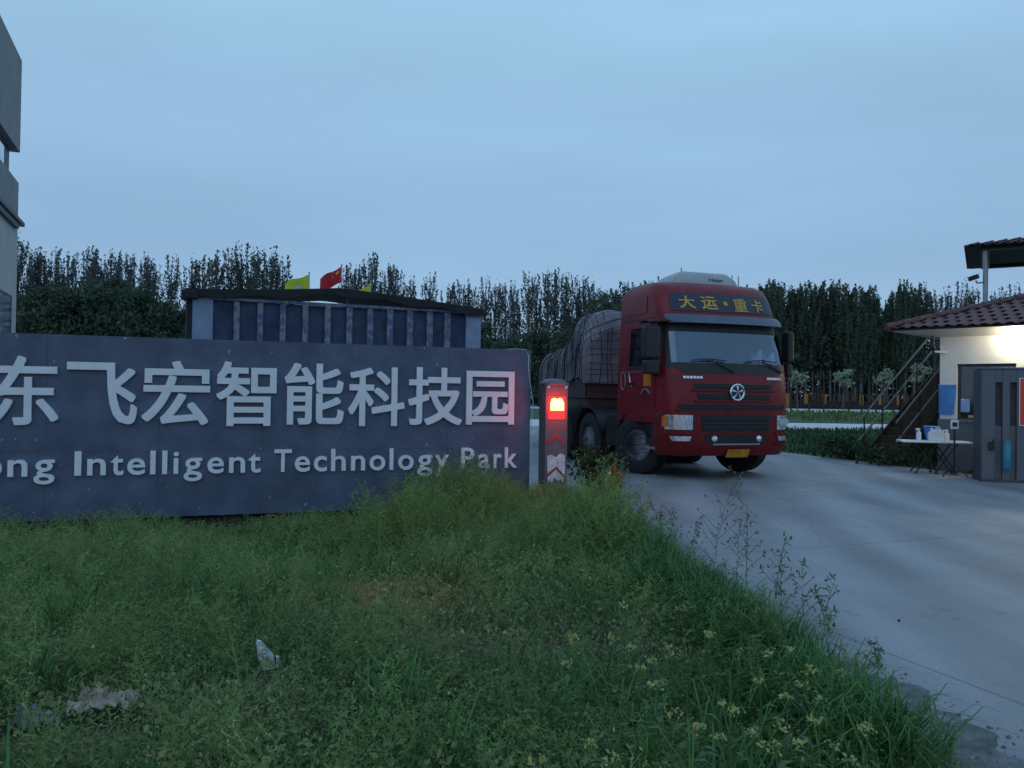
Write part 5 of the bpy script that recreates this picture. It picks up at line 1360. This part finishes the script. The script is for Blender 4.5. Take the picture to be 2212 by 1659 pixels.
weeds(x, y, (h * .92).clip(.12, .8), 'tall_weeds', M['weed'], np.stack([tv * 1.0, tv * .93, tv * .85], 1), 'tall feathery weeds massed at the right end of the sign wall')

def single_weed(px, py_base, d, h, name, label, group, m, nb=16):
    V, Fc = weed_template(h, nb, 2, True)
    p = on_ground(px, py_base)
    o = np_mesh(name, V, Fc, m); o.location = (p.x, p.y, float(vz(p.x, p.y)) - .02); o.rotation_euler = (0, 0, random.uniform(0, 6))
    tag(o, label, 'weed', group); return o
for i, (px, py, h) in enumerate(((1395, 1160, .48), (1418, 1172, .42), (1440, 1180, .52), (1462, 1190, .46), (1490, 1205, .42), (1540, 1235, .92), (1590, 1262, .60), (1612, 1270, .72), (1672, 1302, .55), (1690, 1310, .40), (1735, 1335, .46), (1775, 1350, .38), (1795, 1372, .36), (1900, 1440, .22))):
    single_weed(px, py, 0, h, 'roadside_weed', '%s slender dry weed from the truck end along the drive edge' % ORD[i], 'dry weeds along the drive', M['dry'], 15 if h < .8 else 24)
# flowering mustard
fl_px = [(1348, 1297), (1322, 1356), (1237, 1368), (1366, 1375), (1408, 1413), (1225, 1440), (1383, 1424), (1745, 1420), (1730, 1450), (1705, 1380), (1660, 1388), (1640, 1440), (1450, 1540), (1405, 1478), (1270, 1612), (1325, 1640), (1730, 1600), (1560, 1500), (1585, 1535), (1500, 1575), (1620, 1580), (1690, 1560), (1760, 1540), (1800, 1590), (1670, 1620), (1555, 1600), (1430, 1460), (1700, 1480), (1770, 1480), (1820, 1440), (1480, 1300), (1530, 1345), (1600, 1390), (1450, 1380), (1160, 1640), (1840, 1640), (1870, 1560)]
def mustard(h):
    stem = MB().tube([(0, 0, 0), (random.uniform(-.02, .02), random.uniform(-.02, .02), h * .6), (random.uniform(-.03, .03), random.uniform(-.03, .03), h)], [.004, .003, .002], 5)
    for k in range(5):
        a = random.uniform(0, 6.28); z = h * random.uniform(.15, .75); ln = random.uniform(.05, .10)
        c_, s_ = math.cos(a), math.sin(a)
        stem.add([(0, 0, z), (c_ * ln * .5 - s_ * .012, s_ * ln * .5 + c_ * .012, z + ln * .35), (c_ * ln, s_ * ln, z + ln * .3), (c_ * ln * .5 + s_ * .012, s_ * ln * .5 - c_ * .012, z + ln * .35)], [(0, 1, 2, 3)])
    return stem, h
for i, (px, py) in enumerate(sorted(fl_px)):
    h = random.uniform(.26, .40)
    p = on_ground(px, py, h)
    if p.x > edge_x(p.y) - .05: p.x = edge_x(p.y) - .08
    o = thing('mustard_plant', (p.x, p.y, float(vz(p.x, p.y))), random.uniform(0, 6), '%s pale yellow mustard flower from the left in the verge beside the drive' % ORD[i], 'flower', 'mustard plants beside the drive')
    st_, h = mustard(h)
    st_.build('stem', M['stem'], o)
    n = random.randint(16, 30); r_ = random.uniform(.011, .019)
    P = np.array([0, 0, h]) + rng.normal(size=(n, 3)) * np.array([r_, r_, r_ * .55])
    V, Fq = leaf_quads(P, .0075); fh = np_mesh('flower_head', V, Fq, M['flower'], o); fh['kind'] = 'stuff'

# grass on the far side of the drive
n = 26000
x = rng.uniform(4.2, 24, n); y = rng.uniform(14.9, 35.8, n)
ex = np.interp(y, [14.68, 21, 29, 36], [9.28, 7.23, 4.93, 4.03])
k = (x > ex + .03) & (x < .68 * y + 1.0) & ~((x - 9.0) ** 2 * .0 > 1)
u_ = (x - hc.x) * HF.u.x + (y - hc.y) * HF.u.y; v_ = (x - hc.x) * HF.v.x + (y - hc.y) * HF.v.y
k &= ~((u_ > -.05) & (v_ > -.05) & (v_ < 3.5))
x, y = x[k], y[k]; n = len(x); tv = .26 + .30 * rng.random(n)
hz_ = .10 + .24 * rng.random(n) * np.clip(.5 + noise2(x, y, .8, 12), .1, 1.4)
blades(np.stack([x, y, 0 * x - .02], 1), hz_, .022 + .02 * rng.random(n), .3 + .7 * rng.random(n), 'lawn_grass', M['grass'], np.stack([tv * .8, tv, tv * .9], 1), 'dark rough grass between the drive and the far white road', 'grass')
n = 7000
x = rng.uniform(18, 62, n); y = rng.uniform(46, 77, n); tv = .55 + .5 * rng.random(n)
blades(np.stack([x, y, 0 * x + .02], 1), .15 + .25 * rng.random(n), .07 + .04 * rng.random(n), .4 + .7 * rng.random(n), 'meadow_grass', M['grass'], np.stack([tv * 1.1, tv, tv], 1), 'rough grass strip between the two white roads', 'grass')
# two rounded shrubs in that grass, one dark shrub by the gate machine
def shrub(px, d, h, r_, n, leaf, label, m):
    o = thing('shrub', (gx(px, d), d, -.03), 0, label, 'shrub')
    tk = MB(); P = []
    for q_ in range(10):
        a = random.uniform(0, 6.28); b = np.array([math.cos(a) * r_ * random.uniform(.1, .8), math.sin(a) * r_ * random.uniform(.1, .8), h * random.uniform(.35, .85)])
        tk.tube([(0, 0, 0), tuple(b * .6), tuple(b)], [.02, .014, .006], 4, False)
        P.append(b + rng.normal(size=(n // 10, 3)) * np.array([r_ * .3, r_ * .3, h * .16]))
    tk.build('stems', M['bark_d'], o)
    P = np.concatenate(P); P[:, 2] = np.maximum(P[:, 2], .02)
    V, Fq = leaf_quads(P, leaf); np_mesh('foliage', V, Fq, m, o); return o
shrub(1840, 19.2, .52, .80, 900, .05, 'low dark rounded shrub on the grass left of the table', M['leaf_b'])
shrub(1925, 17.6, .45, .60, 700, .045, 'small dark shrub just left of the folding table', M['leaf_b'])
shrub(1288, 11.7, .72, .34, 900, .035, 'dark leafy shrub right of the gate drive column', M['leaf_b'])
shrub(1318, 11.4, .46, .20, 500, .03, 'small dark shrub beneath the coloured plastic bag', M['leaf_b'])

# ------------------------------------------------------------------ litter and stones
p = at(1325, 1032, 11.15)
bg = thing('plastic_bag', (p.x, 11.15, p.z - .14), R(15), 'orange, green and red plastic bag caught on a shrub by the drive', 'bag')
def crumple(x0, x1, z0, z1, name, m):
    MB().grid(lambda u, v: (x0 + (x1 - x0) * u + .012 * math.sin(v * 9), .03 * math.sin(u * 7 + v * 5) + .01 * math.sin(v * 13), z0 + (z1 - z0) * v + .02 * math.sin(u * 8)), 6, 8, (0, .01, 0)).build(name, m, bg, smooth=50)
crumple(-.10, -.065, .02, .22, 'white_edge', M['plastic_w'])
crumple(-.065, .02, .0, .29, 'orange_panel', M['shirt_o'])
crumple(.02, .07, -.02, .22, 'green_panel', M['bag_y'])
crumple(.07, .13, .0, .15, 'red_panel', M['bag_r'])
fo = on_ground(580, 1462)
fz_ = float(vz(fo.x, fo.y))
fs_ = thing('foam_slab', (fo.x, fo.y, fz_), R(30), 'broken white foam slab standing upright in the weeds', 'foam slab')
k_ = at(580, 1385, fo.y).z - fz_
MB().prism([(-.050, k_ * .40), (-.012, -.04), (.045, -.02), (.056, k_ * .38), (.028, k_ * .45), (.004, k_ * .66), (-.040, k_ * 1.06), (-.058, k_ * 1.10), (-.062, k_ * .98)], -.016, .016).build('slab', M['foam'], fs_, bevel=.005)
MB().tube([(.026, -.021, k_ * .46), (.030, -.020, k_ * .25), (.020, -.021, .02)], .0035, 5).build('cord', M['black'], fs_)
MB().tube([(.026, -.018, k_ * .46), (.03, 0, k_ * .48), (.028, .019, k_ * .44)], .0035, 5).build('cord', M['black'], fs_)
from mathutils import noise as mnoise
def crumpled(sx, sy, amp, seed, ragged):
    def fn(u, v):
        a, b = u - .5, v - .5
        r = 1 + ragged * mnoise.noise((math.atan2(b, a) * 1.3, seed, 1.7))
        p = (a * 9 + seed, b * 7, seed)
        return (a * sx * r + .012 * mnoise.noise((p[0] * 1.7, p[1], 3)), b * sy * r + .012 * mnoise.noise((p[0], p[1] * 1.7, 9)),
                amp * (.75 + mnoise.noise(p) + .5 * mnoise.noise((p[0] * 2.3, p[1] * 2.3, seed))))
    return MB().grid(fn, 22, 16, (0, 0, -.003))
rg = on_ground(236, 1604)
ro = thing('rag', (rg.x, rg.y, float(vz(rg.x, rg.y)) + .02), R(10), 'crumpled grey brown rag lying in the near grass', 'rag')
ro.location.z += .035
crumpled(.24, .13, .05, 3.1, .5).build('cloth', M['rag'], ro, smooth=70)
f_ = crumpled(.10, .06, .035, 8.4, .5).build('fold', M['rag'], ro, smooth=70); f_.location = (-.05, -.01, .035)
rg = on_ground(68, 1628)
ro = thing('plastic_film', (rg.x, rg.y, float(vz(rg.x, rg.y)) + .015), R(-20), 'torn whitish plastic film in the grass at the lower left corner', 'film')
crumpled(.14, .09, .04, 5.5, .8).build('sheet', M['scrap'], ro, smooth=70)
f_ = crumpled(.09, .05, .03, 1.2, .7).build('scrap', M['scrap'], ro, smooth=70); f_.location = (-.10, .05, .015)
st = on_ground(1942, 1342)
MBs = MB().lathe([(.001, 0), (.008, .0), (.010, .005), (.007, .010), (.001, .012)], 'z', (0, 0, 0), 7)
so = MBs.build('pebble', M['rubber'], smooth=80); so.location = (st.x, st.y, .001); tag(so, 'single dark pebble lying on the open concrete drive', 'stone')
# dirt washed onto the broken edge of the concrete
def dirt(u, v):
    y_ = 1.6 + 4.6 * v; e_ = float(edge_x(y_)); out = (.42 + .10 * math.sin(y_ * 5.1) + .06 * math.sin(y_ * 13)) * max(.12, min(1, (5.6 - y_) / 2.2))
    out += u * (.09 * mnoise.noise((y_ * 4, 2.2, u * 2)) + .06 * mnoise.noise((y_ * 11, 5.1, u * 3)) + .03 * mnoise.noise((y_ * 29, 1.1, 0)))
    return (e_ - .12 + (out + .12) * u, y_, .004 + .022 * (1 - u) ** 2 * (1 if u < 1 else 0))
dr = MB().grid(dirt, 12, 230).build('dirt_edge', mat('dirt', (0.150, 0.146, 0.146), 0.95, var=.45, scale=7, bump=.8, bscale=45), smooth=60); dr['kind'] = 'structure'
# gravel spilling along the crumbled edge near the viewer
mb = MB()
for i in range(1500):
    yy = random.uniform(2.3, 5.2); xx = float(edge_x(yy)) + random.gauss(.20, .13) - max(0, yy - 3.9) * .16; s = random.uniform(.003, .010) * random.choice((1, 1, 1, 1.8))
    z = max(.0, float(vz(xx, yy))) if xx < edge_x(yy) else 0.0
    q = [Vector((random.uniform(.6, 1) * a, random.uniform(.6, 1) * b, random.uniform(.4, .8) * c)) * s for a, b, c in ((1, 0, 0), (-1, 0, 0), (0, 1, 0), (0, -1, 0), (0, 0, 1), (0, 0, -.5))]
    mb.add([v + Vector((xx, yy, z + s * .2)) for v in q], [(0, 2, 4), (2, 1, 4), (1, 3, 4), (3, 0, 4), (2, 0, 5), (1, 2, 5), (3, 1, 5), (0, 3, 5)])
gv = mb.build('gravel', M['stone']); tag(gv, 'loose grey gravel along the crumbled drive edge', 'gravel', kind='stuff')
